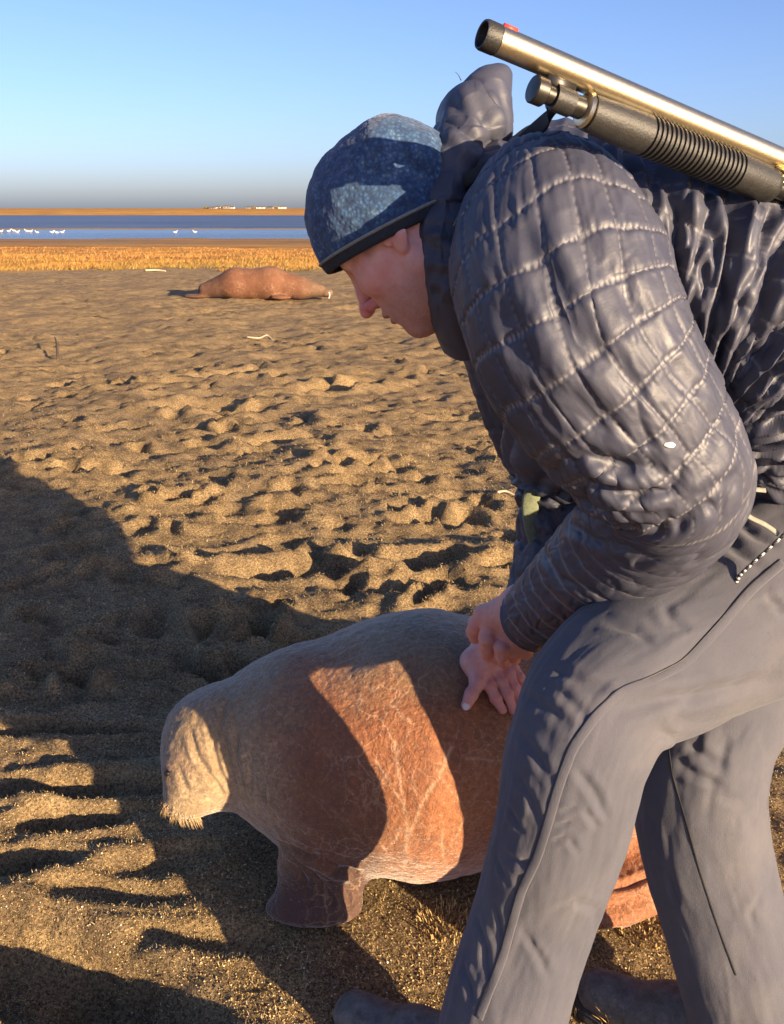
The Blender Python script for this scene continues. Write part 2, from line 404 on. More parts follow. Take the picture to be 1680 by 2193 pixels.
def m_walrus():
    s = Mat('walrus_hide', rough=.62); s.b.inputs['Sheen Weight'].default_value = .75; s.b.inputs['Sheen Roughness'].default_value = .3
    s.b.inputs['Sheen Tint'].default_value = (.9, .85, .8, 1)
    n = s.noise(5, 6, .62); sp = s.noise(120, 4, .7)
    body = s.ramp(n, [(.25, (.20, .062, .024)), (.5, (.34, .122, .044)), (.72, (.42, .175, .075))])
    face_rim_glow = s.ramp(n, [(.25, (.24, .165, .09)), (.6, (.35, .255, .145)), (.8, (.42, .32, .19))])
    c = s.mix(s.attr('face'), body, face_rim_glow)
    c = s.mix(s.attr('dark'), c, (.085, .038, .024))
    # fine cracks and old scratches
    w = s.node('ShaderNodeVectorMath', operation='ADD'); g = s.pos()
    nz = s.n.new('ShaderNodeTexNoise'); nz.inputs['Scale'].default_value = 14; nz.inputs['Detail'].default_value = 4; s.l.new(g, nz.inputs['Vector'])
    sc = s.node('ShaderNodeVectorMath', operation='SCALE'); s.l.new(nz.outputs['Color'], sc.inputs[0]); sc.inputs['Scale'].default_value = .07
    s.l.new(g, w.inputs[0]); s.l.new(sc.outputs[0], w.inputs[1])
    mp = s.node('ShaderNodeMapping'); s.l.new(w.outputs[0], mp.inputs[0]); mp.inputs['Scale'].default_value = (1, 1, .55)
    crack = s.rng(s.voro(17, 'DISTANCE_TO_EDGE', mp.outputs[0]), 0, .026, 1, 0)
    fine = s.rng(s.voro(48, 'DISTANCE_TO_EDGE', mp.outputs[0]), 0, .06, 1, 0)
    mask = s.rng(s.noise(6, 3), .45, .62)
    lines = s.math('MAXIMUM', s.math('MULTIPLY', s.math('MULTIPLY', crack, mask), .6), s.math('MULTIPLY', s.math('MULTIPLY', fine, s.rng(s.noise(9, 3), .46, .62)), .5))
    lines = s.math('MAXIMUM', lines, s.attr('scratch'))
    c = s.mix(lines, c, (.60, .38, .24))
    c = s.mix(s.rng(sp, .38, .66, .5, 0), c, (.06, .03, .018))
    c = s.mix(s.rng(s.noise(240, 2, .6), .66, .72, 0, .5), c, (.5, .36, .24)); s.base(c)
    b = s.bump(s.noise(28, 6, .7), .010, .6); b = s.bump(lines, .002, -.5, b); s.bump(sp, .004, 1, b); return s.m
def m_simple(name, base, rough=.6, metal=0, bump=0, bs=120, var=.25):
    s = Mat(name, base, rough, Metallic=metal); n = s.noise(bs * .3, 5, .65)
    s.base(s.mix(s.rng(n, .3, .7), tuple(b * (1 - var) for b in base), tuple(min(1, b * (1 + var)) for b in base)))
    if bump: s.bump(s.noise(bs, 4, .6), bump, .8)
    return s.m
M = dict(ground=m_ground(), fibre=m_fibre(), grass=m_grass(), sea=m_water('sea_water', (.07, .09, .14), .45, .5),
         lagoon=m_water('lagoon_water', (.08, .11, .16), .25, .9), jacket=m_jacket(), trouser=m_trouser(), skin=m_skin(), knit=m_knit(), walrus=m_walrus())
M['band'] = m_simple('dark_knit_band', (.018, .024, .035), .9, 0, .0015, 500)
M['piping'] = m_simple('grey_piping', (.20, .21, .20), .85, 0, .001, 600)
M['steel'] = m_simple('brushed_steel', (.70, .59, .40), .33, 1, .0002, 900, .12)
M['gun_black'] = m_simple('black_polymer', (.022, .021, .02), .5, 0, .0006, 500)
M['gun_dark'] = m_simple('dark_steel', (.06, .055, .05), .4, .8, 0, 300)
M['brass'] = m_simple('brass', (.72, .5, .16), .28, 1, 0, 300)
M['red'] = m_simple('red_enamel', (.5, .05, .03), .5)
M['webbing'] = m_simple('black_webbing', (.022, .024, .026), .8, 0, .0008, 700)
M['olive'] = m_simple('olive_cloth', (.16, .18, .11), .8, 0, .001, 400)
M['binding'] = m_simple('pale_binding', (.22, .21, .17), .7, 0, .0008, 400)
M['white_cord'] = m_simple('white_cord', (.62, .62, .60), .8, 0, .0006, 900)
M['black_cord'] = m_simple('black_cord', (.02, .02, .02), .8, 0, .0006, 900)
M['boot'] = m_simple('worn_boot', (.13, .12, .11), .85, 0, .004, 160, .45)
M['sole'] = m_simple('boot_sole', (.03, .028, .026), .8, 0, .002, 200)
M['nail'] = m_simple('fingernail', (.66, .55, .55), .3, 0, 0, 100, .05)
M['whisker'] = m_simple('whisker', (.52, .36, .19), .5, 0, 0, 100, .2)
M['eye'] = m_simple('dark_eye', (.01, .008, .007), .1)
M['hair'] = m_simple('dark_hair', (.03, .02, .015), .6)
M['ivory'] = m_simple('ivory', (.8, .77, .68), .4)
M['wood'] = m_simple('bleached_wood', (.40, .32, .22), .8, 0, .002, 120)
M['dark_wood'] = m_simple('dark_wood', (.06, .045, .03), .9, 0, .002, 120)
M['feather'] = m_simple('white_feather', (.82, .81, .78), .8)
M['beak'] = m_simple('orange_beak', (.5, .22, .06), .5)
M['house_wall'] = m_simple('pale_house_wall', (.62, .62, .60), .8)
M['house_grey'] = m_simple('grey_house_wall', (.22, .22, .22), .8)
M['roof'] = m_simple('dark_roof', (.13, .12, .12), .8)
M['shell'] = m_simple('shell_flake', (.72, .70, .66), .5)

# ------------------------------------------------------------------ terrain
pr = np.random.default_rng(5)
PITS = []
for k in range(420):
    yy = 2.1 + 11 * pr.random() ** 1.25; xx = (pr.random() * 1.25 - .72) * yy * .62
    PITS.append((xx, yy, pr.uniform(.05, .11), pr.uniform(.03, .06), pr.uniform(0, math.pi), pr.uniform(.02, .055)))
def pit_px(x, y, a, b, t, dp):
    d = CAM_H / (math.sin(PITCH) + (y - 1096.5) / FPX * math.cos(PITCH)); p = P(x, y, d); PITS.append((p[0], p[1], a, b, t, dp))
for q in ((90, 2085, .20, .085, -.35, .085), (290, 2150, .15, .06, -.5, .06), (60, 1690, .22, .035, .1, .030), (190, 1700, .14, .035, 0, .030), (60, 1505, .20, .04, .1, .030), (100, 1570, .2, .03, 0, .030),  # trenches in the lower left corner are added for the shadow they throw
          (160, 1760, .10, .035, .1, .04), (330, 1855, .10, .04, .3, .04), (250, 1920, .12, .03, 0, .035), (40, 1850, .12, .03, 0, .03), (420, 2020, .12, .03, 0, .03), (700, 1215, .30, .07, .15, .06), (930, 1205, .16, .08, .3, .08), (930, 1275, .10, .03, .9, .06),
          (750, 1000, .18, .09, .5, .07), (620, 945, .22, .07, .1, .06), (700, 830, .30, .10, .3, .08), (430, 870, .22, .14, .2, .07), (480, 805, .28, .10, .5, .07), (520, 880, .2, .1, .6, .07), (560, 1180, .22, .06, .2, .05)):
    pit_px(*q)
def base_h(X, Y):
    n = pn(np.stack([X * .02, Y * .01, X * 0], 1), 40) * 6
    y = Y + n * ss(20, 50, Y) + (5 * pn(np.stack([X * .07, Y * .02, X * 0], 1), 42) + 2 * pn(np.stack([X * .25, Y * .05, X * 0], 1), 43)) * ss(60, 110, Y)
    b = np.interp(y, [-50, 20, 32, 48, 70, 100, 112, 126, 146, 149, 156, 160, 200, 455, 490, 600, 4000], [0, 0, -.12, -.75, -1.35, -1.93, -2.25, -2.3, -2.25, -1.9, -1.88, -2.3, -3.2, -3.2, .55, 1.0, 1.6])
    lft = ss(-38, -60, X) * ss(95, 108, Y) * (1 - ss(130, 146, Y)); b = b * (1 - lft) + -1.93 * lft
    return b
def ground_h(X, Y, detail=True):
    X = np.asarray(X, float).ravel(); Y = np.asarray(Y, float).ravel(); h = base_h(X, Y); z = X * 0
    if not detail: return h
    r = np.hypot(X, Y); near = 1 - ss(14, 26, r); flat = 1 - .75 * np.exp(-(((X - .1) / .75) ** 2 + ((Y - 1.35) / .42) ** 2) ** 2)
    q = lambda s, k=1: np.stack([X * s, Y * s * k, z], 1)
    w_ = .03 * pn(q(6), 14); qq = lambda s, k=1: np.stack([(X + w_) * s, (Y + .7 * w_) * s * k, z], 1)
    d = .028 * pn(q(1.4), 1) + .018 * pn(qq(3.6, 1.3), 2) + .016 * pn(qq(7.5, 1.5), 3) + .012 * pn(qq(16, 1.3), 4) + .0085 * pn(qq(34, 1.1), 5) + .005 * pn(q(70), 6) + .003 * pn(q(130), 7)
    d = d * (.75 + .9 * ss(1.8, 4.5, r))
    h = h + d * near * flat
    h += (.05 * pn(q(.45), 8) + .04 * pn(q(1.1, .8), 9)) * ss(3, 12, r) * (1 - ss(60, 110, r))
    h += (.25 * pn(q(.06, .5), 10)) * ss(480, 560, Y)
    for (x, y, a, b, t, dp) in PITS:
        m = (abs(X - x) < .6) & (abs(Y - y) < .6)
        if not m.any(): continue
        dx, dy = X[m] - x, Y[m] - y; u = (dx * math.cos(t) + dy * math.sin(t)) / a; v = (-dx * math.sin(t) + dy * math.cos(t)) / b
        rr = u * u + v * v + .45 * pn(np.stack([dx * 16, dy * 16, dx * 0 + x * 7], 1), 77)
        h[m] += dp * (-1.15 * np.exp(-rr ** 2 * .8) + .38 * np.exp(-(np.sqrt(abs(rr)) - 1.55) ** 2 * 4)) * flat[m]
    return h
def gz(x, y): return float(ground_h([x], [y])[0])
rows = list(np.exp(np.arange(math.log(.42), math.log(30), .0056))) + list(np.exp(np.arange(math.log(30) + .02, math.log(5200), .022)))
cols_ = np.radians(np.arange(-82, 82.01, .4))
RR, AA = np.meshgrid(rows, cols_, indexing='ij'); GX, GY = (RR * np.sin(AA)).ravel(), (RR * np.cos(AA)).ravel()
GZ = ground_h(GX, GY)
nr, nc_ = len(rows), len(cols_)
ii = np.arange(nr - 1)[:, None] * nc_; jj = np.arange(nc_ - 1)[None]
GF = np.stack([ii + jj, ii + jj + 1, ii + nc_ + jj + 1, ii + nc_ + jj], -1).reshape(-1, 4)[:, ::-1]
# the patch under and behind the camera closes the sheet
back = [(-40, -60, -.03), (40, -60, -.03)]
wig = pn(np.stack([GX * .15, GY * .05, GX * 0], 1), 60)
Yw = GY + wig * 3
straw = ss(18.2, 20.5, Yw) * (1 - ss(60, 66, Yw)) + ss(450, 470, GY); rust = ss(40, 44, Yw + 3 * wig) * (1 - ss(52, 58, Yw)) * .8 + .15 * ss(465, 480, GY)
mud = ss(66, 74, Yw + 6 * wig) * (1 - ss(100, 120, Yw)) * .9
mesh_obj('ground', np.stack([GX, GY, GZ], 1), GF, M['ground'], attrs={'zone': np.stack([straw, rust, mud], 1)}, kind='structure')
bx = np.array([-40, -40, 40, 40.]); by = np.array([-60, 6, 6, -60.])
o = mesh_obj('ground_behind', np.array([(x, y, -.10) for x, y in zip(bx, by)]), [(3, 2, 1, 0)], M['ground'], kind='structure', attrs={'zone': np.zeros((4, 3))})
def water(name, y0, y1, mat):
    V = [(-y0 * 3 - 60, y0, -2.0), (y0 * 3 + 60, y0, -2.0), (y1 * 3, y1, -2.0), (-y1 * 3, y1, -2.0)]
    return mesh_obj(name, np.array(V), [(0, 1, 2, 3)], mat, kind='structure', smooth=False)
water('lagoon', 100, 152, M['lagoon']); water('sea', 152.5, 520, M['sea'])

# dry moss and straw fibres lying on the near shore
def fibres(n, y0, y1, pw, L, W, up, name, mat, spread=.62, seed=1, cut=None, clump=6, thr=-.25):
    r = np.random.default_rng(seed); y = y0 + (y1 - y0) * r.random(n) ** pw; x = (r.random(n) * 2 - 1) * y * spread
    if cut: k = cut(x, y); x, y = x[k], y[k]
    k = (pn(np.stack([x * clump, y * clump, x * 0], 1), 33 + seed) + .5 * pn(np.stack([x * clump * 4, y * clump * 4, x * 0], 1), 34)) > thr + r.random(len(x)) * .5 - .25 + 1.2 * ss(3.5, 8, y)
    x, y = x[k], y[k]; n = len(x); z = ground_h(x, y)
    sc = np.clip(y / 2.2, .8, 2.2) ** .6
    a = r.uniform(0, 2 * math.pi, n); ln = L * r.uniform(.4, 1.5, n) * sc; el = np.arcsin(np.clip(r.normal(up, .25, n), -.05, .98))
    d = np.stack([np.cos(a) * np.cos(el), np.sin(a) * np.cos(el), np.sin(el)], 1); sd = np.stack([-np.sin(a), np.cos(a), a * 0], 1)
    p0 = np.stack([x, y, z - .001], 1); p2 = p0 + d * ln[:, None]; mid = p0 + d * (ln * .55)[:, None] + np.stack([x * 0, x * 0, ln * .13], 1) + r.normal(0, .12, (n, 3)) * ln[:, None]
    w = (W * sc * r.uniform(.6, 1.3, n))[:, None]
    V = np.stack([p0 - sd * w, p0 + sd * w, mid + sd * w * .8, mid - sd * w * .8, p2], 1).reshape(-1, 3)
    b = np.arange(n)[:, None] * 5; F = np.concatenate([b + np.array([[0, 1, 2]]), b + np.array([[0, 2, 3]]), b + np.array([[3, 2, 4]])])
    rd = np.clip(r.random(n) * .75 + .22 * pn(np.stack([x * 3, y * 3, x * 0], 1), 90) + .12, 0, 1)
    return mesh_obj(name, V, F, mat, attrs={'rnd': np.repeat(rd, 5)}, kind='stuff', smooth=False)
fibres(480000, .85, 8, 1.5, .0085, .0007, .16, 'dry_moss', M['fibre'])

# small clods and grains
def grains(n, name, mat, seed, y0, y1, s0, s1, pw=1.6, spread=.62):
    r = np.random.default_rng(seed); y = y0 + (y1 - y0) * r.random(n) ** pw; x = (r.random(n) * 2 - 1) * y * spread; z = ground_h(x, y)
    oct_ = np.array([(1, 0, 0), (-1, 0, 0), (0, 1, 0), (0, -1, 0), (0, 0, 1), (0, 0, -1.)]); of = np.array([(0, 2, 4), (2, 1, 4), (1, 3, 4), (3, 0, 4), (2, 0, 5), (1, 2, 5), (3, 1, 5), (0, 3, 5)])
    s = r.uniform(s0, s1, n) * r.uniform(.5, 1, n); J = oct_[None] * r.uniform(.5, 1.2, (n, 6, 1)) * s[:, None, None]; a = r.uniform(0, 6.3, n); c, sn = np.cos(a)[:, None], np.sin(a)[:, None]
    V = np.stack([J[..., 0] * c - J[..., 1] * sn, J[..., 0] * sn + J[..., 1] * c, J[..., 2] * .7], -1) + np.stack([x, y, z + s * .2], 1)[:, None]
    F = (np.arange(n)[:, None, None] * 6 + of[None]).reshape(-1, 3)
    return mesh_obj(name, V.reshape(-1, 3), F, mat, attrs={'rnd': np.repeat(r.random(n) ** 1.3 * .95, 6)}, kind='stuff', smooth=False)
grains(170000, 'sand_grains', M['fibre'], 4, .9, 9, .0008, .0032)
grains(420, 'shell_flakes', M['shell'], 6, 1.0, 9, .0015, .004)

# the belt of marsh grass behind the shore
def grass_belt(n, seed=9):
    r = np.random.default_rng(seed); y = 18.6 + 22 * r.random(n) ** 1.9; x = (r.random(n) * 2 - 1) * (y * .62 + 2)
    edge = 18.9 + 1.6 * pn(np.stack([x * .25, x * 0, x * 0], 1), 5) + .8 * pn(np.stack([x * 1.3, x * 0, x * 0], 1), 6)
    k = (y > edge) & (pn(np.stack([x * .5, y * .5, x * 0], 1), 7) > -.42); x, y = x[k], y[k]; n = len(x); z = ground_h(x, y)
    hh = (.085 + .06 * pn(np.stack([x * .4, y * .4, x * 0], 1), 8)) * r.uniform(.6, 1.25, n) * (1 - .4 * ss(24, 34, y)); a = r.uniform(0, 6.28, n); w = .007 * r.uniform(.6, 1.6, n)
    sd = np.stack([np.cos(a), np.sin(a), a * 0], 1) * w[:, None]; lean = np.stack([r.normal(.25, .35, n), r.normal(0, .3, n), a * 0], 1) * 1.0
    p0 = np.stack([x, y, z - .02], 1); up = np.stack([x * 0, x * 0, hh], 1); m = p0 + up * .55 + lean * hh[:, None] * .4; t = p0 + up + lean * hh[:, None] * 1.5
    V = np.stack([p0 - sd, p0 + sd, m + sd * .7, m - sd * .7, t], 1).reshape(-1, 3); b = np.arange(n)[:, None] * 5
    F = np.concatenate([b + np.array([[0, 1, 2]]), b + np.array([[0, 2, 3]]), b + np.array([[3, 2, 4]])])
    rd = np.clip(.45 + .5 * pn(np.stack([x * .35, y * .6, x * 0], 1), 12) + .35 * ss(20.5, 27, y) + r.normal(0, .14, n), 0, 1)
    return mesh_obj('marsh_grass', V, F, M['grass'], attrs={'rnd': np.repeat(rd, 5)}, kind='stuff', smooth=False)
grass_belt(90000)
# ------------------------------------------------------------------ walrus calf in the foreground
def f_walrus(p):
    d = s_cone(p, (.56, 1.52, .18), (.33, 1.50, .225), .155, .222)
    d = smin(d, s_cone(p, (.33, 1.50, .225), (.04, 1.465, .235), .222, .238), .05)
    d = smin(d, s_cone(p, (.04, 1.465, .235), (-.155, 1.45, .250), .236, .176), .06)
    d = smin(d, s_cone(p, (-.155, 1.45, .250), (-.30, 1.43, .252), .164, .112), .04)
    d = smin(d, s_ell(p, (-.10, 1.37, .20), (.13, .13, .17)), .05)                    # shoulder
    d = smin(d, s_ell(p, (-.332, 1.405, .262), (.086, .088, .100)), .04); d = smin(d, s_cone(p, (-.325, 1.40, .250), (-.350, 1.35, .228), .088, .052), .04)   # muzzle
    d = smin(d, s_ell(p, (-.366, 1.325, .207), (.036, .034, .028)), .025)              # whisker pad
    d = smin(d, s_ell(p, (-.376, 1.395, .207), (.034, .034, .028)), .025)
    d = smax(d, -s_ell(p, (-.405, 1.355, .232), (.02, .012, .008)), .012)
    # near fore flipper: a broad paddle standing on the ground
    c, s_ = math.cos(R(-12)), math.sin(R(-12))
    ax = np.array([[c, 0, s_], [0, 1, 0], [-s_, 0, c]])
    fl = s_ell(p, (-.125, 1.285, .085), (.080, .036, .105), ax)
    fl = smin(fl, s_ell(p, (-.140, 1.262, .028), (.086, .042, .026)), .03)
    d = smin(d, fl, .018)
    fl2 = s_ell(p, (-.10, 1.62, .08), (.09, .04, .10)); d = smin(d, fl2, .035)         # far fore flipper
    # hind flippers folded on the ground
    h1 = smin(s_cone(p, (.56, 1.42, .10), (.46, 1.31, .05), .07, .045), s_ell(p, (.40, 1.275, .032), (.12, .055, .026), np.array([[.93, .36, 0], [-.36, .93, 0], [0, 0, 1]])), .04)
    h1 = smin(h1, s_ell(p, (.415, 1.285, .07), (.11, .04, .016), np.array([[.95, .3, .08], [-.3, .95, 0], [-.08, 0, 1]])), .012)
    d = smin(d, h1, .04)
    return d
WV, WF = nets(f_walrus, (-.46, 1.16, -.03), (.76, 1.80, .50), .0033); WV = relax(WV, WF, 3)
WN = vnormals(WV, WF)
wo = Onto(WV, WF)
def trace(onto, pts, n=5, lift=0):
    out = []
    for a, b in zip(pts[:-1], pts[1:]):
        for t in np.linspace(0, 1, n, endpoint=False):
            q = onto(a[0] + (b[0] - a[0]) * t, a[1] + (b[1] - a[1]) * t, lift)
            if q is not None: out.append(q[0])
    q = onto(*pts[-1], lift)
    if q is not None: out.append(q[0])
    return np.array(out)
pw = proj(WV)
disp = .0045 * fbm(WV * 9, 3, 21) + .0016 * fbm(WV * 34, 3, 22) + .0007 * fbm(WV * 90, 2, 23)
# folds of the throat and cheek, running from the brow down to the chin
for ln, w, dp in [([(405, 1560), (425, 1620), (450, 1665), (480, 1708)], .0055, .005), ([(450, 1545), (455, 1600), (470, 1650), (500, 1706)], .005, .006),
                  ([(480, 1500), (472, 1560), (488, 1620), (512, 1705)], .0055, .005), ([(510, 1560), (505, 1630), (528, 1708)], .005, .006), ([(535, 1640), (540, 1700)], .005, .004),
                  ([(375, 1640), (400, 1690), (440, 1712), (470, 1716)], .006, .004), ([(548, 1660), (556, 1716)], .004, .004), ([(565, 1690), (569, 1724)], .004, .004), ([(430, 1500), (420, 1560)], .006, .002),
                  ([(610, 1795), (660, 1815), (720, 1850), (765, 1862)], .006, .006), ([(615, 1810), (665, 1836), (715, 1868), (760, 1880)], .005, .005), ([(640, 1812), (690, 1822), (750, 1840)], .005, .004),
                  ([(618, 1826), (650, 1850), (690, 1890)], .004, .006), ([(602, 1806), (640, 1822), (690, 1842), (730, 1865), (770, 1870)], .008, .012), ([(640, 1850), (660, 1900), (668, 1945)], .005, .004), ([(690, 1880), (706, 1920), (712, 1950)], .005, .004), ([(735, 1890), (748, 1925), (752, 1950)], .005, .004), ([(1300, 1905), (1350, 1895), (1410, 1865)], .006, .008), ([(1300, 1925), (1360, 1920), (1415, 1895)], .004, .003)]:
    L = trace(wo, ln)
    if len(L) > 1:
        L = L + np.repeat(pn(L * 30, 3)[:, None], 3, 1) * .004
        sd, al = seg_dist(WV, L); e = np.sqrt(np.clip(np.minimum(al, 1 - al) * 5, 0, 1)); disp += (-dp * np.exp(-(sd / w) ** 2) + .35 * dp * np.exp(-((sd - 2 * w) / w) ** 2)) * e
# pale branching scratches on the flank
scr = np.zeros(len(WV))
for ln, w, a in [([(846, 1590), (856, 1660), (868, 1730), (872, 1800), (866, 1862)], .0024, .9), ([(968, 1600), (940, 1660), (905, 1715), (885, 1765), (868, 1815)], .0026, 1), ([(806, 1630), (836, 1680), (866, 1720)], .0018, .8),
                 ([(880, 1560), (850, 1620), (812, 1690)], .0015, .6), ([(905, 1715), (890, 1690), (880, 1650)], .0014, .7), ([(868, 1740), (890, 1755), (905, 1770)], .0014, .7),
                 ([(950, 1760), (945, 1810), (958, 1860)], .002, .8), ([(1000, 1740), (975, 1800), (985, 1865)], .0018, .6), ([(935, 1800), (960, 1822), (1000, 1815)], .0015, .6), ([(806, 1800), (826, 1822), (846, 1800), (856, 1770)], .0019, .9),
                 ([(800, 1700), (825, 1740), (830, 1770)], .0014, .6), ([(930, 1640), (955, 1680), (1005, 1740)], .0014, .6), ([(985, 1560), (970, 1600)], .0014, .6), ([(860, 1500), (840, 1560), (820, 1600)], .0013, .5),
                 ([(1000, 1622), (1040, 1628), (1090, 1632)], .0022, .7), ([(690, 1600), (720, 1640), (745, 1690), (780, 1720)], .0016, .5), ([(706, 1606), (740, 1660), (790, 1650)], .0014, .4), ([(640, 1690), (700, 1720), (760, 1790)], .0013, .4)]:
    L = trace(wo, ln, 7)
    if len(L) > 1:
        L = L + np.stack([pn(L * 45, 5 + k) for k in range(3)], 1) * .004
        sd, al = seg_dist(WV, L); scr = np.maximum(scr, min(1, a * 1.15) * np.exp(-(sd / (w * 1.05)) ** 2) * np.clip(.75 + .6 * pn(WV * 40, 9), 0, 1)); disp += .0006 * np.exp(-(sd / w) ** 2)
WV2 = WV + disp[:, None] * WN
face_rim_glow = np.maximum(ss(-.12, -.26, WV[:, 0] + .05 * fbm(WV * 8, 2, 4)), .9 * ss(.395, .465, WV[:, 2] + .03 * fbm(WV * 10, 3, 14))); fm = .04 * fbm(WV * 14, 3, 8); darkm = np.clip(ss(.17, .06, WV[:, 2] + fm) * ss(.06, -.02, WV[:, 0]) * ss(1.42, 1.33, WV[:, 1]) * .9 + .6 * np.exp(-(((WV[:, 0] + .10 + fm) / .09) ** 2 + ((WV[:, 2] - .20) / .16) ** 2)) * ss(1.42, 1.30, WV[:, 1]) + .9 * ss(-.375, -.405, WV[:, 0]) * ss(.20, .235, WV[:, 2]) * ss(.26, .235, WV[:, 2]) * .5, 0, 1)  # besides the tan head, a pale skylit rim glow is painted along the back
e = wo(360, 1655)
if e is not None: darkm = np.maximum(darkm, .95 * np.exp(-(np.linalg.norm((WV - e[0]) * [1, 1, .7], axis=1) / .012) ** 2))
walrus = empty('walrus_calf', (0.05, 1.46, 0), 'brown walrus calf standing under the hands of the bending man', 'walrus', 'walruses on the shore')
mesh_obj('body', WV2, WF, M['walrus'], walrus, attrs={'face': face_rim_glow, 'dark': darkm, 'scratch': scr})
wr = np.random.default_rng(3); parts = []
wi = np.where((np.linalg.norm((WV2 - np.array([-.370, 1.325, .198])) / np.array([.04, .04, .035]), axis=1) < 1.0) & (WN[:, 2] < .45))[0]
for k in wr.choice(wi, min(len(wi), 170), replace=False):
    n = unit(WN[k] + np.array([-.05, -.15, -.9]) + wr.normal(0, .25, 3)); L = wr.uniform(.006, .019); p = WV2[k]
    parts.append(tube([p - n * .002, p + n * L * .5, p + n * L + np.array([.003, .003, -.006])], (.00045), 4, 4, (1, .9, .3)))
V, F = merge(parts); mesh_obj('whisker', V, F, M['whisker'], walrus, kind='stuff')
e = wo(360, 1655)
if e is not None:
    V, F = nets(lambda p: s_ell(p, e[0] + e[1] * .001, (.0065, .0065, .0055)), e[0] - .014, e[0] + .014, .0012, 4); mesh_obj('eye', V, F, M['eye'], walrus)

# ------------------------------------------------------------------ the man: body (head, neck, hands)
HS_ = .94
hf = -.707 * CR - .707 * CU + .60 * CF; hf = unit(hf); hu = -.707 * CR + .707 * CU; hu = unit(hu - (hu @ hf) * hf); hl = np.cross(hu, hf)
HA = np.stack([hf, hl, hu]) / HS_                   # rows also carry the head's scale
HO = P(840, 490, 1.02) - np.array([-.012, .076, 0.]) @ (HA * HS_ * HS_)
def head_sdf(p):
    q = ((p - HO.astype(np.float32)) @ HA.T.astype(np.float32)); a = q.copy(); a[:, 1] = abs(a[:, 1])
    d = s_ell(q, (-.002, 0, .035), (.088, .073, .088))
    d = smin(d, s_ell(q, (.040, 0, -.018), (.054, .060, .072)), .03)
    d = smin(d, s_ell(a, (.052, .044, -.016), (.028, .021, .020)), .025)                # cheekbone
    d = smin(d, s_cone(a, (-.002, .054, -.050), (.066, .014, -.092), .018, .018), .03)   # jaw
    d = smin(d, s_ell(q, (.030, 0, -.062), (.052, .050, .040)), .03)
    d = smin(d, s_ell(q, (.074, 0, -.092), (.020, .024, .018)), .022)                    # chin
    d = smin(d, s_ell(q, (.070, 0, -.055), (.026, .032, .032)), .02)                     # muzzle
    d = smin(d, s_cone(a, (.084, 0, .030), (.070, .042, .028), .013, .012), .015)        # brow
    d = smax(d, -s_ell(a, (.094, .032, .008), (.016, .019, .011)), .014)                 # socket
    d = smin(d, s_ell(a, (.071, .031, .007), (.013, .014, .0125)), .004)                 # lid over the eye
    d = smax(d, -s_ell(a, (.0845, .033, .003), (.003, .014, .0011)), .002)
    d = smin(d, s_cone(q, (.089, 0, .022), (.114, 0, -.019), .0080, .0095), .013)        # nose
    d = smin(d, s_ell(q, (.1195, 0, -.0260), (.0110, .0102, .0095)), .008)
    d = smin(d, s_ell(a, (.1040, .0128, -.0275), (.0105, .0064, .0078)), .006)           # wing
    d = smax(d, -s_ell(a, (.1105, .0068, -.0355), (.0058, .0034, .005)), .003)           # nostril
    d = smin(d, s_ell(q, (.0950, 0, -.0515), (.0115, .024, .0060)), .006)                # lips
    d = smin(d, s_ell(q, (.0925, 0, -.0655), (.0115, .022, .0070)), .006)
    d = smax(d, -s_ell(q, (.1010, 0, -.0585), (.0130, .026, .0016)), .003)
    d = smax(d, -s_ell(q, (.0985, 0, -.0760), (.0090, .018, .0045)), .010)               # crease above the chin
    d = smax(d, -s_cone(a, (.088, .021, -.031), (.073, .036, -.064), .0035, .0025), .007)  # fold from nose to mouth
    d = smin(d, s_cone(q, (-.010, 0, -.03), (-.030, 0, -.17), .054, .062), .03)          # neck
    # ears
    for k, (x0, z0) in enumerate(((.056, .012), (.056, .004), (.055, -.004))): d = smax(d, -s_cone(a, (x0 + .006, .047, z0), (x0 - .016, .056, z0 + .010 - .010 * k), .0010, .0008), .003)   # lines beside the eye
    d = smax(d, -s_cone(a, (.060, .045, -.040), (.040, .055, -.066), .0016, .0012), .006)
    d = d + .0009 * pn(q * 55, 3) + .0005 * pn(q * 120, 4)
    er = s_ell(a, (-.014, .077, .004), (.017, .0075, .030), np.array([[.95, -.25, .18], [.25, .96, 0], [-.18, 0, .98]]))
    er = smax(er, -s_ell(a, (-.006, .085, .002), (.0095, .008, .014)), .005)
    er = smin(er, s_ell(a, (-.004, .0725, -.022), (.009, .006, .010)), .006)
    er = smin(er, s_ell(a, (.006, .073, -.004), (.005, .005, .008)), .004)
    er = smax(er, (a[:, 2] - .40 * a[:, 0] + .002) / 1.077 - .0, .003)              # the band holds the top of the ear down
    return smin(d, er, .004) * HS_
BP = []
hv, hfc = nets(head_sdf, HO - .24, HO + .24, .0018); hv = relax(hv, hfc, 1)
hq = (hv - HO) @ HA.T
SK = np.array([.78, .44, .38])
tone = np.tile(SK, (len(hv), 1))
def blend(m, c): 
    global tone
    tone = tone * (1 - m[:, None]) + np.array(c) * m[:, None]
blend(np.exp(-(((hq[:, 0] - .112) / .02) ** 2 + ((hq[:, 2] + .026) / .018) ** 2)) * .9, (.66, .20, .17))              # nose
blend(np.exp(-(((hq[:, 0] - .055) / .032) ** 2 + ((hq[:, 2] + .022) / .028) ** 2)) * .6 * np.clip(.8 + .7 * fbm(hq * 45, 3, 7), 0, 1.3), (.70, .24, .20))             # cheek
blend(ss(-.028, -.062, hq[:, 2] + .012 * fbm(hq * 40, 3, 3)) * ss(-.125, -.10, hq[:, 2]) * ss(-.03, .02, hq[:, 0]) * (.55 + .25 * pn(hq * 400, 3)), (.36, .22, .20))  # stubble
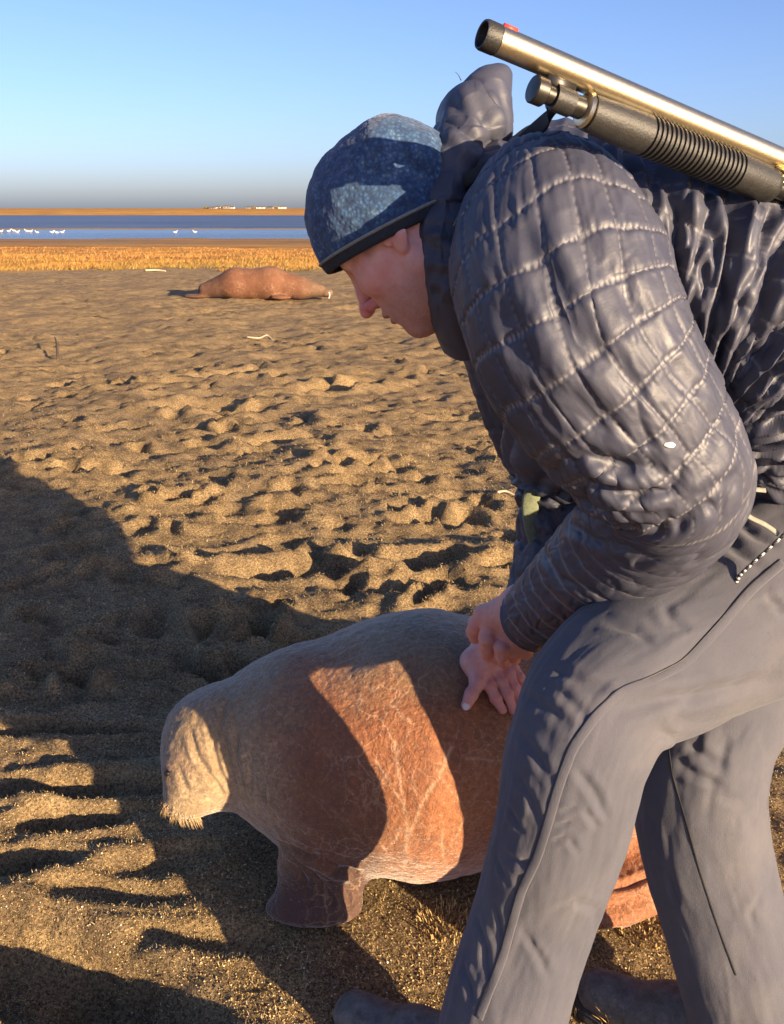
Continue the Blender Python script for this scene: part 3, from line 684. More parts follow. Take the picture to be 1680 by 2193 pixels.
blend(ss(-.0435, -.049, hq[:, 2]) * ss(-.075, -.069, hq[:, 2]) * ss(.082, .09, hq[:, 0]) * (abs(hq[:, 1]) < .024) * .75, (.42, .14, .13))  # lips
blend(np.exp(-(((hq[:, 0] + .01) / .02) ** 2 + ((hq[:, 2]) / .03) ** 2)) * (abs(hq[:, 1]) > .066) * .5, (.68, .26, .22))  # ear
blend(np.exp(-(((hq[:, 0] - .084) / .02) ** 2 + ((hq[:, 2] - .034) / .006) ** 2)) * (abs(hq[:, 1]) > .012) * .75, (.07, .045, .035))  # eyebrow
blend(ss(.0, .012, hq[:, 2] + .2 * (hq[:, 0] - .01)) * ss(.045, .035, hq[:, 0]) * (hq[:, 0] > .010) * (abs(hq[:, 1]) > .058) * .4, (.14, .09, .07))  # sideburn
blend(ss(-.05, -.075, hq[:, 0]) * ss(-.06, -.03, hq[:, 2]) * .45, (.05, .035, .028))                                       # cropped hair at the nape
BP.append((hv, hfc, tone.copy()))

# hands
def zr(zx, zy): return (1250 + zx / 4.873) / 1.316, (1600 + zy / 4.873) / 1.316
def on_w(zx, zy, lift):
    x, y = zr(zx, zy); q = wo(x, y); d = unit(P(x, y, 1) - CP)
    if q is None: return P(x, y, 1.5)
    return q[0] - d * lift
lower = dict(
    thumb=[on_w(560, 1400, .026), on_w(470, 1580, .020), on_w(385, 1740, .016), on_w(318, 1890, .010)],
    f1=[on_w(560, 1330, .024), on_w(640, 1620, .021), on_w(720, 1800, .017), on_w(812, 1950, .009)],
    f2=[on_w(680, 1290, .028), on_w(790, 1560, .026), on_w(880, 1740, .021), on_w(965, 1960, .010)],
    f3=[on_w(780, 1260, .030), on_w(900, 1470, .030), on_w(980, 1650, .024), on_w(1060, 1850, .011)],
    f4=[on_w(860, 1230, .030), on_w(970, 1380, .030), on_w(1050, 1500, .024), on_w(1110, 1650, .011)])
lo_wrist = on_w(620, 1130, .050); lo_fore = P(1135, 1330, 1.39)
lo_pad = [on_w(430, 1290, .022), on_w(520, 1430, .022), on_w(640, 1400, .024), on_w(760, 1330, .026), on_w(860, 1290, .026)]
def up(zx, zy, d): return P(*zr(zx, zy), d)
D0 = 1.325
upper = dict(
    f1=[up(560, 640, D0), up(455, 760, D0 + .012), up(410, 880, D0 + .026), up(430, 970, D0 + .034)],
    f2=[up(640, 740, D0 - .004), up(600, 960, D0 - .004), up(598, 1100, D0 + .010), up(610, 1200, D0 + .026)],
    f3=[up(940, 1080, D0 + .006), up(800, 1085, D0 - .008), up(805, 1200, D0 + .002), up(826, 1310, D0 + .018)],
    f4=[up(1120, 1150, D0 + .018), up(985, 1170, D0 + .012), up(965, 1215, D0 + .02), up(990, 1262, D0 + .034)],
    thumb=[up(760, 560, D0 + .03), up(640, 800, D0 + .05), up(620, 980, D0 + .055)])
up_wrist = up(1060, 520, 1.285)
def chain(p, pts, r):
    d = None
    for a, b, r1, r2 in zip(pts[:-1], pts[1:], r[:-1], r[1:]):
        c = s_cone(p, a, b, r1, r2); d = c if d is None else smin(d, c, .0025)
    for q, rr in zip(pts[1:-1], r[1:-1]): d = smin(d, np.linalg.norm(p - np.asarray(q, np.float32), axis=1) - rr * 1.04, .003)
    return d
def lower_sdf(p):
    d = s_cone(p, lo_fore, lo_wrist, .034, .027)
    for q in lo_pad: d = smin(d, s_cone(p, lo_wrist, q, .024, .0155), .012)
    d = smin(d, s_cone(p, lo_pad[0], lower['thumb'][1], .0185, .0125), .014)
    d = smin(d, np.linalg.norm(p - on_w(385, 1285, .020).astype(np.float32), axis=1) - .0175, .016)
    fs = None
    for k, r in (('thumb', (.014, .0122, .0112, .0088)), ('f1', (.0115, .0105, .0095, .0078)), ('f2', (.0118, .0108, .0098, .008)), ('f3', (.0115, .0105, .0096, .0078)), ('f4', (.010, .0092, .0084, .007))):
        c = chain(p, lower[k], r); fs = c if fs is None else np.minimum(fs, c)
    return smin(d, fs, .006)
def upper_sdf(p):
    d = s_cone(p, P(1180, 1320, 1.255), up_wrist, .032, .029)
    for q, r in ((upper['f1'][0], .0145), (upper['f2'][0], .0145), (up(830, 850, D0 - .004), .015), (upper['f3'][0], .014), (upper['f4'][0], .012)): d = smin(d, s_cone(p, up_wrist, q, .0255, r), .010)
    d = smin(d, s_cone(p, upper['f1'][0], upper['f3'][0], .013, .013), .01)
    d = smin(d, s_cone(p, up_wrist, upper['thumb'][0], .02, .016), .012)
    fs = None
    for k, r in (('f1', (.0130, .0118, .0104, .0085)), ('f2', (.0130, .0122, .0110, .0092)), ('f3', (.0125, .0118, .0104, .0090)), ('f4', (.011, .0105, .0095, .008)), ('thumb', (.015, .0125, .010))):
        c = chain(p, upper[k], r); fs = c if fs is None else np.minimum(fs, c)
    return smin(d, fs, .004)
nails = [(lower['thumb'], .0088)]
for f, pts in ((lower_sdf, sum(lower.values(), [lo_fore, lo_wrist])), (upper_sdf, sum(upper.values(), [up_wrist, P(1180, 1320, 1.255)]))):
    pts = np.array(pts); v, fc = nets(f, pts.min(0) - .03, pts.max(0) + .03, .0014); v = relax(v, fc, 1)
    nn = vnormals(v, fc); v = v + (.0006 * fbm(v * 120, 3, 8) + .0009 * fbm(v * 45, 2, 12))[:, None] * nn
    t = np.tile(np.array([.70, .39, .33]), (len(v), 1)); k = .5 + .5 * fbm(v * 30, 3, 31)
    t = t * (1 - .3 * np.clip(k, 0, 1)[:, None]) + np.array([.66, .20, .16]) * .3 * np.clip(k, 0, 1)[:, None]
    jd = np.full(len(v), 9.)
    for ch in list(lower.values()) + list(upper.values()):
        for q in ch[1:]: jd = np.minimum(jd, np.linalg.norm(v - q, axis=1))
    m = np.exp(-(jd / .011) ** 2) * .65; t = t * (1 - m[:, None]) + np.array([.66, .19, .155]) * m[:, None]
    BP.append((v, fc, t))
# arms, trunk and legs that the clothes cover, so that the figure is whole
def skin_tube(pts, r): 
    V, F, _, _ = loft(pts, r, nv=40, nu=20); BP.append((V, F, np.tile(SK, (len(V), 1))))
SH_L, EL_L, WR_L = P(1210, 480, .95), P(1450, 1025, .985), P(1150, 1322, 1.27)
SH_R, EL_R, WR_R = P(1130, 560, 1.34), P(1210, 1040, 1.44), lo_fore
HIP_L, KN_L, AN_L = P(1800, 1140, 1.18), P(1250, 1540, 1.045), P(1055, 2270, 1.195)
HIP_R, KN_R, AN_R = P(1770, 1200, 1.36), P(1540, 1500, 1.215), P(1622, 2230, 1.25)
skin_tube([SH_L, EL_L, WR_L], (.040, .038, .028)); skin_tube([SH_R, EL_R, WR_R], (.040, .038, .03))
skin_tube([P(1080, 500, 1.12), P(1300, 580, 1.18), P(1650, 820, 1.24), P(1830, 1060, 1.30)], (.05, .09, .09, .10))
skin_tube([HIP_L, KN_L, P(1203, 1770, 1.09), P(1150, 1950, 1.145), AN_L], (.07, .04, .035, .035, .03)); skin_tube([HIP_R, KN_R, P(1503, 1770, 1.228), AN_R], (.07, .05, .045, .035))
person = empty('person', (.30, 1.16, 0), 'man in a grey quilted jacket and blue beanie bending over the walrus calf', 'person')
Vs, Fs, T_, off = [], [], [], 0
for v, f, t in BP: Vs.append(v); Fs.append(f[:, [0, 1, 2, 3]] + off); T_.append(t); off += len(v)
BV = np.concatenate(Vs); BF = np.concatenate(Fs)
mesh_obj('body', BV, fix_tris(BF), M['skin'], person, attrs={'tone': np.concatenate(T_)})
for k, (ch, r) in enumerate(nails):
    a, b = ch[-2], ch[-1]; dr = unit(b - a); nrm = unit(CP - b); nrm = unit(nrm - (nrm @ dr) * dr); sd = np.cross(dr, nrm); c = b + nrm * r * .72 + dr * r * .25
    V, F = nets(lambda p: s_ell(p, c, (r * .85, r * .72, r * .34), np.stack([dr, sd, nrm])), c - r * 1.4, c + r * 1.4, r * .13, 4)
    mesh_obj('fingernail', V, F, M['nail'], person)

# ------------------------------------------------------------------ beanie
bz = lambda q: (q[:, 2] - .40 * q[:, 0] + .002) / 1.077
def hat_sdf(p):
    q = ((p - HO.astype(np.float32)) @ HA.T.astype(np.float32))
    d = s_ell(q, (.008, 0, .036), (.106, .089, .107))
    d = smin(d, s_ell(q, (-.060, .012, .080), (.042, .05, .038)), .03)
    d = smin(d, s_ell(q, (-.088, .0, .040), (.026, .05, .034)), .02)
    d = d - .0022 * pn(q * 26, 3) - .0025 * pn(q * 48 * np.array([1, 1, .5]), 4)
    return smax(d, -(bz(q) - .010), .004) * HS_
def hat_band(lo, hi, off):
    def f(p):
        q = ((p - HO.astype(np.float32)) @ HA.T.astype(np.float32)); d = s_ell(q, (.008, 0, .036), (.106, .089, .107)) - off; b = bz(q)
        d = smax(d, smax(lo - b, b - hi, .001), .003); inn = s_ell(q, (.008, 0, .036), (.102, .085, .103))
        return smax(d, -inn, .001) * HS_
    return f
V, F = nets(hat_sdf, HO - .17, HO + .17, .002); n = vnormals(V, F)
V = V + (.0007 * fbm(V * 130, 2, 6))[:, None] * n
beanie = mesh_obj('beanie', V, F, M['knit'], person)
V, F = nets(hat_band(-.002, .0125, .0028), HO - .17, HO + .17, .0016); mesh_obj('band', relax(V, F, 1), F, M['band'], beanie)
V, F = nets(hat_band(.0105, .0150, .0050), HO - .17, HO + .17, .0013); mesh_obj('piping', relax(V, F, 1), F, M['piping'], beanie)

def creases(V, F, lines):
    """sharp folds pressed into the cloth along lines found on its surface"""
    Fl = fix_tris(F); on = Onto(V, Fl); Fq = F.copy(); N = vnormals(V, Fq); D = np.zeros(len(V))
    for pts, w, dp in lines:
        L = trace(on, pts, 6)
        if len(L) < 3: continue
        L = L + np.stack([pn(L * 20, 5 + k) for k in range(3)], 1) * .0018
        sd, al = seg_dist(V, L); e = np.clip(np.minimum(al, 1 - al) * 3.2, 0, 1) ** .7
        k = np.where(np.abs(sd) < 9, 1, 0); D += .62 * k * e * (-dp * np.exp(-(sd / w) ** 2) + .45 * dp * np.exp(-((sd - 2.1 * w) / (1.1 * w)) ** 2))
    return V + D[:, None] * N
HOOD = [([(1005, 205), (1030, 245), (1065, 290), (1092, 318)], .013, .020), ([(960, 255), (1000, 290), (1050, 318), (1085, 328)], .012, .016), ([(915, 330), (960, 342), (1010, 350), (1060, 372)], .016, .016),
        ([(908, 375), (950, 395), (1000, 412), (1030, 420)], .014, .013), ([(912, 425), (950, 445), (990, 450)], .013, .012), ([(915, 480), (950, 490), (975, 485)], .012, .009), ([(1070, 170), (1082, 230), (1090, 290)], .010, .008),
        ([(940, 300), (960, 310), (985, 330)], .007, .008), ([(912, 525), (940, 540), (965, 535)], .009, .010), ([(918, 575), (945, 590), (965, 580)], .009, .010), ([(925, 620), (950, 635)], .009, .008), ([(960, 215), (990, 240), (1010, 275)], .008, .007)]
# ------------------------------------------------------------------ quilted jacket
def quilt(u, v, pw=.42): return (np.abs(np.sin(math.pi * u)) * np.abs(np.sin(math.pi * v))) ** pw
def stitch(u, v, nu_, nv_, k=6.0, w=.035):
    fu, fv = abs(u - np.round(u)), abs(v - np.round(v))
    a = np.exp(-(fv / w) ** 2) * (np.sin(u * k * 2 * math.pi) > -.2); b = .35 * np.exp(-(fu / w) ** 2) * (np.sin(v * k * 2 * math.pi) > -.2)
    return np.maximum(a, b)
def torso_disp(V, N, TH, S):
    q = proj(V); ang = np.arctan2(q[:, 1] - 960, q[:, 0] - 1470); rad = np.hypot(q[:, 1] - 960, q[:, 0] - 1470)
    w = fbm(np.stack([ang * 5, rad * .0035, TH * 0], 1), 3, 41)
    fold = np.abs(np.sin(ang * 10 + 2.6 * w + rad * .003)) ** 1.5; fine = np.abs(np.sin(ang * 23 + 4 * fbm(np.stack([ang * 4, rad * .006, TH * 0], 1), 2, 44)))
    amp = .022 * ss(40, 160, rad) * ss(800, 430, rad) + .004
    qu = quilt(S / .062 + .6 * np.sin(TH), TH * 4.2 + 8, .5)
    rd = 1 - 2 * np.abs(pn(np.stack([ang * 14, rad * .012, TH * 0], 1), 46)); r2 = 1 - 2 * np.abs(pn(V * 32, 47))
    vv = S / .062 + .6 * np.sin(TH); fv = np.abs(vv - np.round(vv))
    return amp * (fold ** .8 - .5) + .007 * (fine - .5) + .004 * (qu - .5) + .0035 * rd + .0014 * r2 - .003 * np.exp(-(fv / .06) ** 2)
TP = [P(985, 425, 1.10), P(1110, 470, 1.11), P(1290, 560, 1.12), P(1470, 665, 1.13), P(1650, 780, 1.16), P(1790, 885, 1.19), P(1850, 940, 1.20)]
V, F, TH, S = loft(TP, (.050, .108, .152, .163, .165, .165, .160), (.07, .15, .20, .20, .19, .185, .185), 420, 420, torso_disp)
jacket = mesh_obj('jacket', V, fix_tris(F), M['jacket'], person, attrs={'stitch': np.clip(stitch(S / .062 + .6 * np.sin(TH), TH * 4.2 + 8, 0, 0), 0, .6) * .7})
JT = Onto(V, fix_tris(F))
def quilt_uv(TH, S, nq, cell):
    q = np.stack([np.cos(TH) * 1.3, np.sin(TH) * 1.3, S * 7], 1)
    return TH / (2 * math.pi) * nq + .12 * np.sin(S * 30) + .38 * pn(q, 201), S / cell + .35 * np.sin(TH + .6) + .34 * pn(q, 202)
SLEEVE = [([(1120, 480), (1180, 620), (1200, 660)], .013, 0.0074), ([(1210, 450), (1280, 560), (1310, 600)], .012, 0.0062), ([(1290, 560), (1345, 640), (1400, 690)], .012, 0.0062), ([(1180, 640), (1250, 740), (1290, 800)], .014, 0.0074), ([(1060, 640), (1120, 760), (1150, 800)], .012, 0.0062),
          ([(1300, 760), (1390, 850)], .011, 0.0050), ([(1420, 760), (1500, 860)], .011, 0.0050), ([(1200, 820), (1290, 900)], .011, 0.0050), ([(1250, 962), (1330, 1000), (1430, 1005)], .008, 0.0099), ([(1215, 1060), (1300, 1100), (1400, 1105), (1450, 1085)], .007, 0.0081),
          ([(1232, 1015), (1330, 1058), (1430, 1058)], .007, 0.0081), ([(1200, 1110), (1280, 1160), (1340, 1165)], .007, 0.0062), ([(1585, 1015), (1500, 1060), (1440, 1100)], .008, 0.0050), ([(1560, 1060), (1490, 1100), (1420, 1150)], .008, 0.0043), ([(1160, 1180), (1200, 1240), (1260, 1260)], .007, 0.0050)]
def sleeve_fn(elbow_s, nq, cell, fold_amp, seed):
    def f(V, N, TH, S):
        u, v = quilt_uv(TH, S, nq, cell)
        up_ = ss(elbow_s + .05, elbow_s - .06, S)
        pil = quilt(u, v) * up_ + np.abs(np.sin(math.pi * v * 1.15)) ** .5 * .6 * (1 - up_)
        inn = ss(-.2, .9, np.sin(TH) * sgn)                                # inside of the bend
        g = np.exp(-((S - elbow_s) / .10) ** 2)
        wob = fbm(np.stack([np.cos(TH) * 1.6, np.sin(TH) * 1.6, S * 9], 1), 3, seed)
        fo = (np.abs(np.sin(S * 62 + 2.4 * wob)) ** .8 - .6) * g * (.35 + .65 * inn) * fold_amp
        wr = np.abs(np.sin(S * 110 + 5 * wob + TH * 1.5)) * (1 - up_) * .004
        fine = .0022 * fbm(np.stack([np.cos(TH) * 5, np.sin(TH) * 5, S * 42], 1), 3, seed + 3) + .0016 * fbm(V * 60, 2, seed + 6)
        fv = np.abs(v - np.round(v)); fu = np.abs(u - np.round(u))
        rid = lambda a, b_, sd: 1 - 2 * np.abs(pn(np.stack([np.cos(TH) * a + 3, np.sin(TH) * a, S * b_], 1), sd))       # sharp creases
        pucker = rid(9, 14, seed + 7) * (np.exp(-(fv / .22) ** 2) * .0022 + .0008) * up_
        crs = .0022 * rid(4.5, 26, seed + 8) * (.25 + .75 * up_) + .0014 * rid(9, 60, seed + 9) * (.3 + .7 * up_)
        seam = -.0024 * (np.exp(-(fv / .07) ** 2) + .55 * np.exp(-(fu / .06) ** 2)) * up_
        return .0022 * (pil - .6) + fo * .8 + wr * .4 + pucker * .8 + crs * .5 + seam * .75 + .003 * wob
    return f
sgn = -1
SLP = [P(1150, 395, 1.01), P(1168, 455, .965), P(1192, 575, .925), P(1255, 760, .915), P(1370, 925, .935), P(1442, 1030, .97), P(1400, 1110, 1.03), P(1310, 1190, 1.11), P(1205, 1275, 1.21), P(1140, 1325, 1.27)]
V, F, TH, S = loft(SLP, (.050, .089, .111, .109, .094, .082, .078, .072, .058, .048), None, 620, 420, sleeve_fn(.39, 18, .036, .014, 51), wsm=70)
u, v = quilt_uv(TH, S, 18, .036); V = creases(V, F, SLEEVE)
sl = mesh_obj('sleeve', V, fix_tris(F), M['jacket'], jacket, attrs={'stitch': np.clip(stitch(u, v, 0, 0), 0, .7) * ss(.50, .40, S) + ss(.5, .6, S) * .6 * np.exp(-((v * 1.15 - np.round(v * 1.15)) / .06) ** 2)})
SV, SF = V, fix_tris(F); SO = Onto(SV, SF)
print('sleeve length', S.max(), 'elbow', S.reshape(-1)[np.argmin(np.linalg.norm(SV - P(1500, 1050, 1.1), axis=1))])
# cuff
V, F, TH, S = loft([P(1166, 1306, 1.245), P(1145, 1321, 1.265), P(1129, 1332, 1.28)], (.050, .0495, .045), None, 30, 80, lambda V, N, TH, S: .0012 * fbm(V * 70, 2, 4) + .0012 * np.sin(S * 700))
mesh_obj('cuff', V, fix_tris(F), M['jacket'], jacket, attrs={'stitch': np.zeros(len(V))})
# far sleeve
sgn = -1
V, F, TH, S = loft([P(1060, 500, 1.24), P(1110, 640, 1.28), P(1165, 850, 1.33), P(1215, 1010, 1.385), P(1205, 1130, 1.40), P(1165, 1270, 1.395), P(1140, 1330, 1.385)], (.06, .10, .095, .082, .070, .055, .048), None, 260, 200, sleeve_fn(.42, 15, .043, .02, 61))
mesh_obj('sleeve', V, fix_tris(F), M['jacket'], jacket, attrs={'stitch': np.zeros(len(V))})
# front flap of the open hem hanging behind the near arm
V, F, TH, S = loft([P(1330, 700, 1.14), P(1260, 880, 1.17), P(1205, 1000, 1.21), P(1185, 1045, 1.22)], (.13, .11, .085, .06), (.10, .08, .06, .045), 120, 160, lambda V, N, TH, S: .010 * (np.abs(np.sin(TH * 5 + S * 14 + 2 * pn(V * 12, 4))) - .5) + .004 * fbm(V * 30, 3, 2))
mesh_obj('front_panel', V, fix_tris(F), M['jacket'], jacket, attrs={'stitch': np.zeros(len(V))})
# hood, standing up behind the neck
def hood_disp(V, N, TH, S):
    q = proj(V); t = (q[:, 1] - 150) / 400; w = fbm(V * 9, 3, 71)
    dg = (q[:, 0] - 900) * .45 + (q[:, 1] - 150) * 1.0; an = np.arctan2(q[:, 1] - 335, q[:, 0] - 1110)
    f = np.abs(np.sin(dg * .030 + 2.0 * w)) ** 1.4; g = np.abs(np.sin(dg * .075 + 3 * w))
    fan = np.abs(np.sin(an * 4.5 + 1.2 * w)) ** .7 - .6
    return .004 * fan * ss(.75, .35, t) + .003 * w + .0010 * (1 - 2 * np.abs(pn(V * 38, 73)))
V, F, TH, S = loft([P(985, 740, 1.12), P(962, 650, 1.09), P(948, 560, 1.075), P(948, 480, 1.08), P(962, 405, 1.09), P(1000, 330, 1.10), P(1020, 262, 1.10), P(1046, 208, 1.10), P(1074, 168, 1.10), P(1086, 150, 1.10)],
                   (.020, .029, .036, .041, .046, .051, .046, .031, .013, .004), (.05, .062, .07, .075, .08, .085, .075, .055, .030, .005), 300, 260, hood_disp, wsm=18)
V = creases(V, F, HOOD); hood = mesh_obj('hood', V, fix_tris(F), M['jacket'], jacket, attrs={'stitch': np.zeros(len(V))})
HD = Onto(V, fix_tris(F))
def lace(on, pts, r, name, mat, parent, lift=.0015, n=6):
    L = trace(on, pts, n, lift)
    if len(L) > 2:
        V, F = tube(L, r, 6, len(L) * 2); return mesh_obj(name, V, F, mat, parent)
lace(HD, [(1035, 430), (1010, 420), (985, 452), (972, 485)], .0011, 'cord', M['piping'], hood)
lace(HD, [(1000, 470), (1025, 480), (1050, 470)], .0011, 'cord', M['piping'], hood)
V, F = tube([P(988, 172, 1.07), P(982, 160, 1.07), P(975, 154, 1.07)], .0007, 5, 8, (1, .3)); mesh_obj('loose_thread', V, F, M['jacket'], hood)
# collar flap at the throat
V, F, TH, S = loft([P(962, 440, 1.09), P(952, 520, 1.09), P(958, 600, 1.10), P(975, 690, 1.12)], (.030, .030, .024, .015), (.075, .08, .07, .05), 160, 160, lambda V, N, TH, S: .003 * pn(V * 12, 3) + .0012 * pn(V * 30, 2))
mesh_obj('collar', V, fix_tris(F), M['jacket'], jacket, attrs={'stitch': np.zeros(len(V))})
# torn spot with white filling on the sleeve
q = SO(1434, 953)
if q is not None:
    V, F = nets(lambda p: s_ell(p, q[0], (.006, .0035, .003)) + .002 * pn(p * 400, 2), q[0] - .014, q[0] + .014, .0011, 4); mesh_obj('torn_filling', V, F, M['shell'], jacket)

# ------------------------------------------------------------------ trousers
LEG_L = [([(1170, 1425), (1250, 1462), (1320, 1478)], .006, .006), ([(1185, 1470), (1240, 1520), (1262, 1545)], .005, .004), ([(1120, 1490), (1180, 1520), (1225, 1560)], .006, .005), ([(1112, 1570), (1150, 1620), (1185, 1680)], .006, .005),
         ([(1105, 1650), (1140, 1720), (1160, 1770)], .006, .004), ([(1085, 1720), (1120, 1790)], .005, .004), ([(1080, 1830), (1115, 1850), (1140, 1845)], .005, .005), ([(1065, 1840), (1090, 1900)], .005, .004),
         ([(1300, 1530), (1420, 1500), (1560, 1478), (1680, 1445)], .009, .010), ([(1230, 1640), (1275, 1700), (1300, 1760)], .005, .005), ([(1250, 1730), (1285, 1775)], .004, .004), ([(1215, 1790), (1240, 1830)], .004, .003),
         ([(1200, 1740), (1235, 1730)], .0035, .003), ([(1192, 1770), (1225, 1762)], .0035, .003), ([(1185, 1800), (1215, 1792)], .0035, .003),
         ([(1290, 1330), (1360, 1350), (1400, 1380)], .006, .006), ([(1420, 1290), (1440, 1330), (1480, 1350)], .006, .005), ([(1520, 1120), (1580, 1180), (1640, 1215)], .007, .008), ([(1560, 1100), (1620, 1150), (1670, 1170)], .006, .007),
         ([(1640, 1275), (1680, 1310)], .005, .006), ([(1180, 1960), (1230, 1930), (1280, 1950), (1275, 2000), (1235, 2020)], .006, .004), ([(1020, 1960), (1040, 2030), (1045, 2100)], .006, .006), ([(1060, 1930), (1075, 2010)], .004, .004),
         ([(1120, 1990), (1160, 2060), (1180, 2100)], .005, .004), ([(990, 2060), (1015, 2150)], .006, .006), ([(1400, 1560), (1440, 1580), (1480, 1575)], .006, .004)]
LEG_R = [([(1470, 1588), (1510, 1620), (1545, 1640)], .006, .006), ([(1445, 1625), (1490, 1660), (1560, 1690)], .006, .006), ([(1500, 1555), (1495, 1590), (1480, 1620)], .005, .004), ([(1455, 1690), (1530, 1700), (1600, 1720)], .006, .003),
         ([(1560, 1570), (1545, 1620), (1548, 1670)], .005, .003), ([(1640, 1900), (1610, 1960), (1625, 2010)], .006, .003), ([(1430, 1860), (1450, 1940)], .006, .003)]
def leg_disp(knee, seed, amp=1.0):
    def f(V, N, TH, S):
        w = fbm(np.stack([np.cos(TH) * 1.1, np.sin(TH) * 1.1, S * 3.2], 1), 4, seed); g = np.exp(-((S - knee) / .13) ** 2)
        fo = (np.abs(np.sin(S * 26 + 3.2 * w + TH * .8)) - .5) * .012 * g
        lo = (np.abs(np.sin(S * 16 + 4 * w + TH * 2.2)) - .5) * .010 * ss(knee + .15, knee + .40, S)
        di = (np.abs(np.sin(TH * 2 + S * 9 + 3 * w)) - .5) * .008
        cr = 1 - 2 * np.abs(pn(np.stack([np.cos(TH) * 1.6 + S * 2, np.sin(TH) * 1.6, S * 5 + TH * .4], 1), seed + 9))
        return amp * (fo * .22 + .006 * w + .0012 * np.clip(cr, 0, 1) ** 2) + .0003 * (1 - 2 * np.abs(pn(V * 26, seed + 5)))
    return f
LP = [P(1920, 1060, 1.26), P(1720, 1225, 1.18), P(1490, 1357, 1.12), P(1310, 1470, 1.075), P(1240, 1600, 1.05), P(1205, 1760, 1.075), P(1150, 1950, 1.15), P(1085, 2150, 1.18), P(1050, 2310, 1.20)]
V, F, TH, S = loft(LP, (.16, .138, .109, .092, .080, .078, .079, .080, .080), (.16, .135, .104, .092, .076, .062, .064, .075, .080), 420, 300, leg_disp(.47, 81))
V = creases(V, F, LEG_L); trousers = mesh_obj('trousers', V, fix_tris(F), M['trouser'], person); LV, LF = V, fix_tris(F); LO = Onto(LV, LF)
RP = [P(1860, 1140, 1.36), P(1720, 1280, 1.30), P(1575, 1440, 1.23), P(1505, 1600, 1.205), P(1500, 1760, 1.225), P(1548, 1960, 1.245), P(1600, 2140, 1.25), P(1625, 2250, 1.25)]
V, F, TH, S = loft(RP, (.14, .125, .101, .089, .087, .086, .086, .086), None, 360, 260, leg_disp(.42, 91, .8))
V = creases(V, F, LEG_R); mesh_obj('trouser_leg', V, fix_tris(F), M['trouser'], trousers); RO = Onto(V, fix_tris(F))
V, F, TH, S = loft([P(1700, 960, 1.28), P(1800, 1030, 1.30), P(1930, 1130, 1.34), P(2010, 1210, 1.36)], (.12, .165, .16, .07), (.15, .19, .18, .09), 80, 160, lambda V, N, TH, S: .006 * fbm(V * 12, 3, 7))
mesh_obj('trouser_seat', V, fix_tris(F), M['trouser'], trousers)
def welt(on, pts, w, t, mat, name, parent, lift=.001, n=6):
    L, Nn = [], []
    for a, b in zip(pts[:-1], pts[1:]):
        for k in np.linspace(0, 1, n, endpoint=False):
            q = on(a[0] + (b[0] - a[0]) * k, a[1] + (b[1] - a[1]) * k, lift)
            if q is not None: L.append(q[0]); Nn.append(q[1])
    if len(L) < 4: return
    L = np.array(L); Nn = np.array(Nn)
    for _ in range(2): L[1:-1] = (L[:-2] + 2 * L[1:-1] + L[2:]) / 4; Nn[1:-1] = (Nn[:-2] + 2 * Nn[1:-1] + Nn[2:]) / 4
    V, F = ribbon(L, Nn, w, t, len(L) * 2); return mesh_obj(name, V, F, mat, parent)
ZP = [(1678, 1205), (1610, 1262), (1540, 1345), (1470, 1420), (1400, 1455), (1330, 1482), (1275, 1535), (1228, 1600), (1198, 1680), (1172, 1770), (1150, 1840), (1118, 1905), (1098, 1975), (1078, 2050), (1050, 2120), (1022, 2192)]
welt(LO, ZP, .011, .0014, M['trouser'], 'zip_placket', trousers); welt(LO, [(x - 7, y - 6) for x, y in ZP], .0022, .0016, M['gun_black'], 'zip', trousers, .0006)
welt(RO, [(1432, 1600), (1440, 1660), (1470, 1760), (1500, 1870), (1540, 1990), (1584, 2108)], .0028, .001, M['black_cord'], 'seam', trousers, .0002)
# hem binding, drawcord
def rib(pts, w, t, mat, name, parent):
    L = [P(*q) for q in pts]; V, F = ribbon(L, [unit(CP - q + np.array([0, 0, .5])) for q in L], w, t); return mesh_obj(name, V, F, mat, parent)
rib([(1640, 1050, 1.0), (1604, 1050, .995), (1584, 1076, .995), (1602, 1104, 1.0), (1640, 1124, 1.005), (1668, 1144, 1.01)], .006, .0015, M['binding'], 'hem_binding', jacket)
rib([(1146, 1042, 1.34), (1136, 1080, 1.34), (1142, 1130, 1.35), (1158, 1180, 1.36)], .026, .004, M['olive'], 'sleeve_strap', jacket)
cp = catmull([P(1690, 1135, 1.0), P(1650, 1172, 1.015), P(1610, 1208, 1.03), P(1585, 1232, 1.035), P(1576, 1250, 1.037)], 90)
for mat, ph in ((M['white_cord'], 0), (M['black_cord'], math.pi)):
    tt = np.arange(90) * .75 + ph; a_ = unit(CR + CU); b_ = CF
    V, F = tube(cp + .0016 * (np.cos(tt)[:, None] * a_ + np.sin(tt)[:, None] * b_), .0017, 6, 180); mesh_obj('drawcord', V, F, mat, trousers)
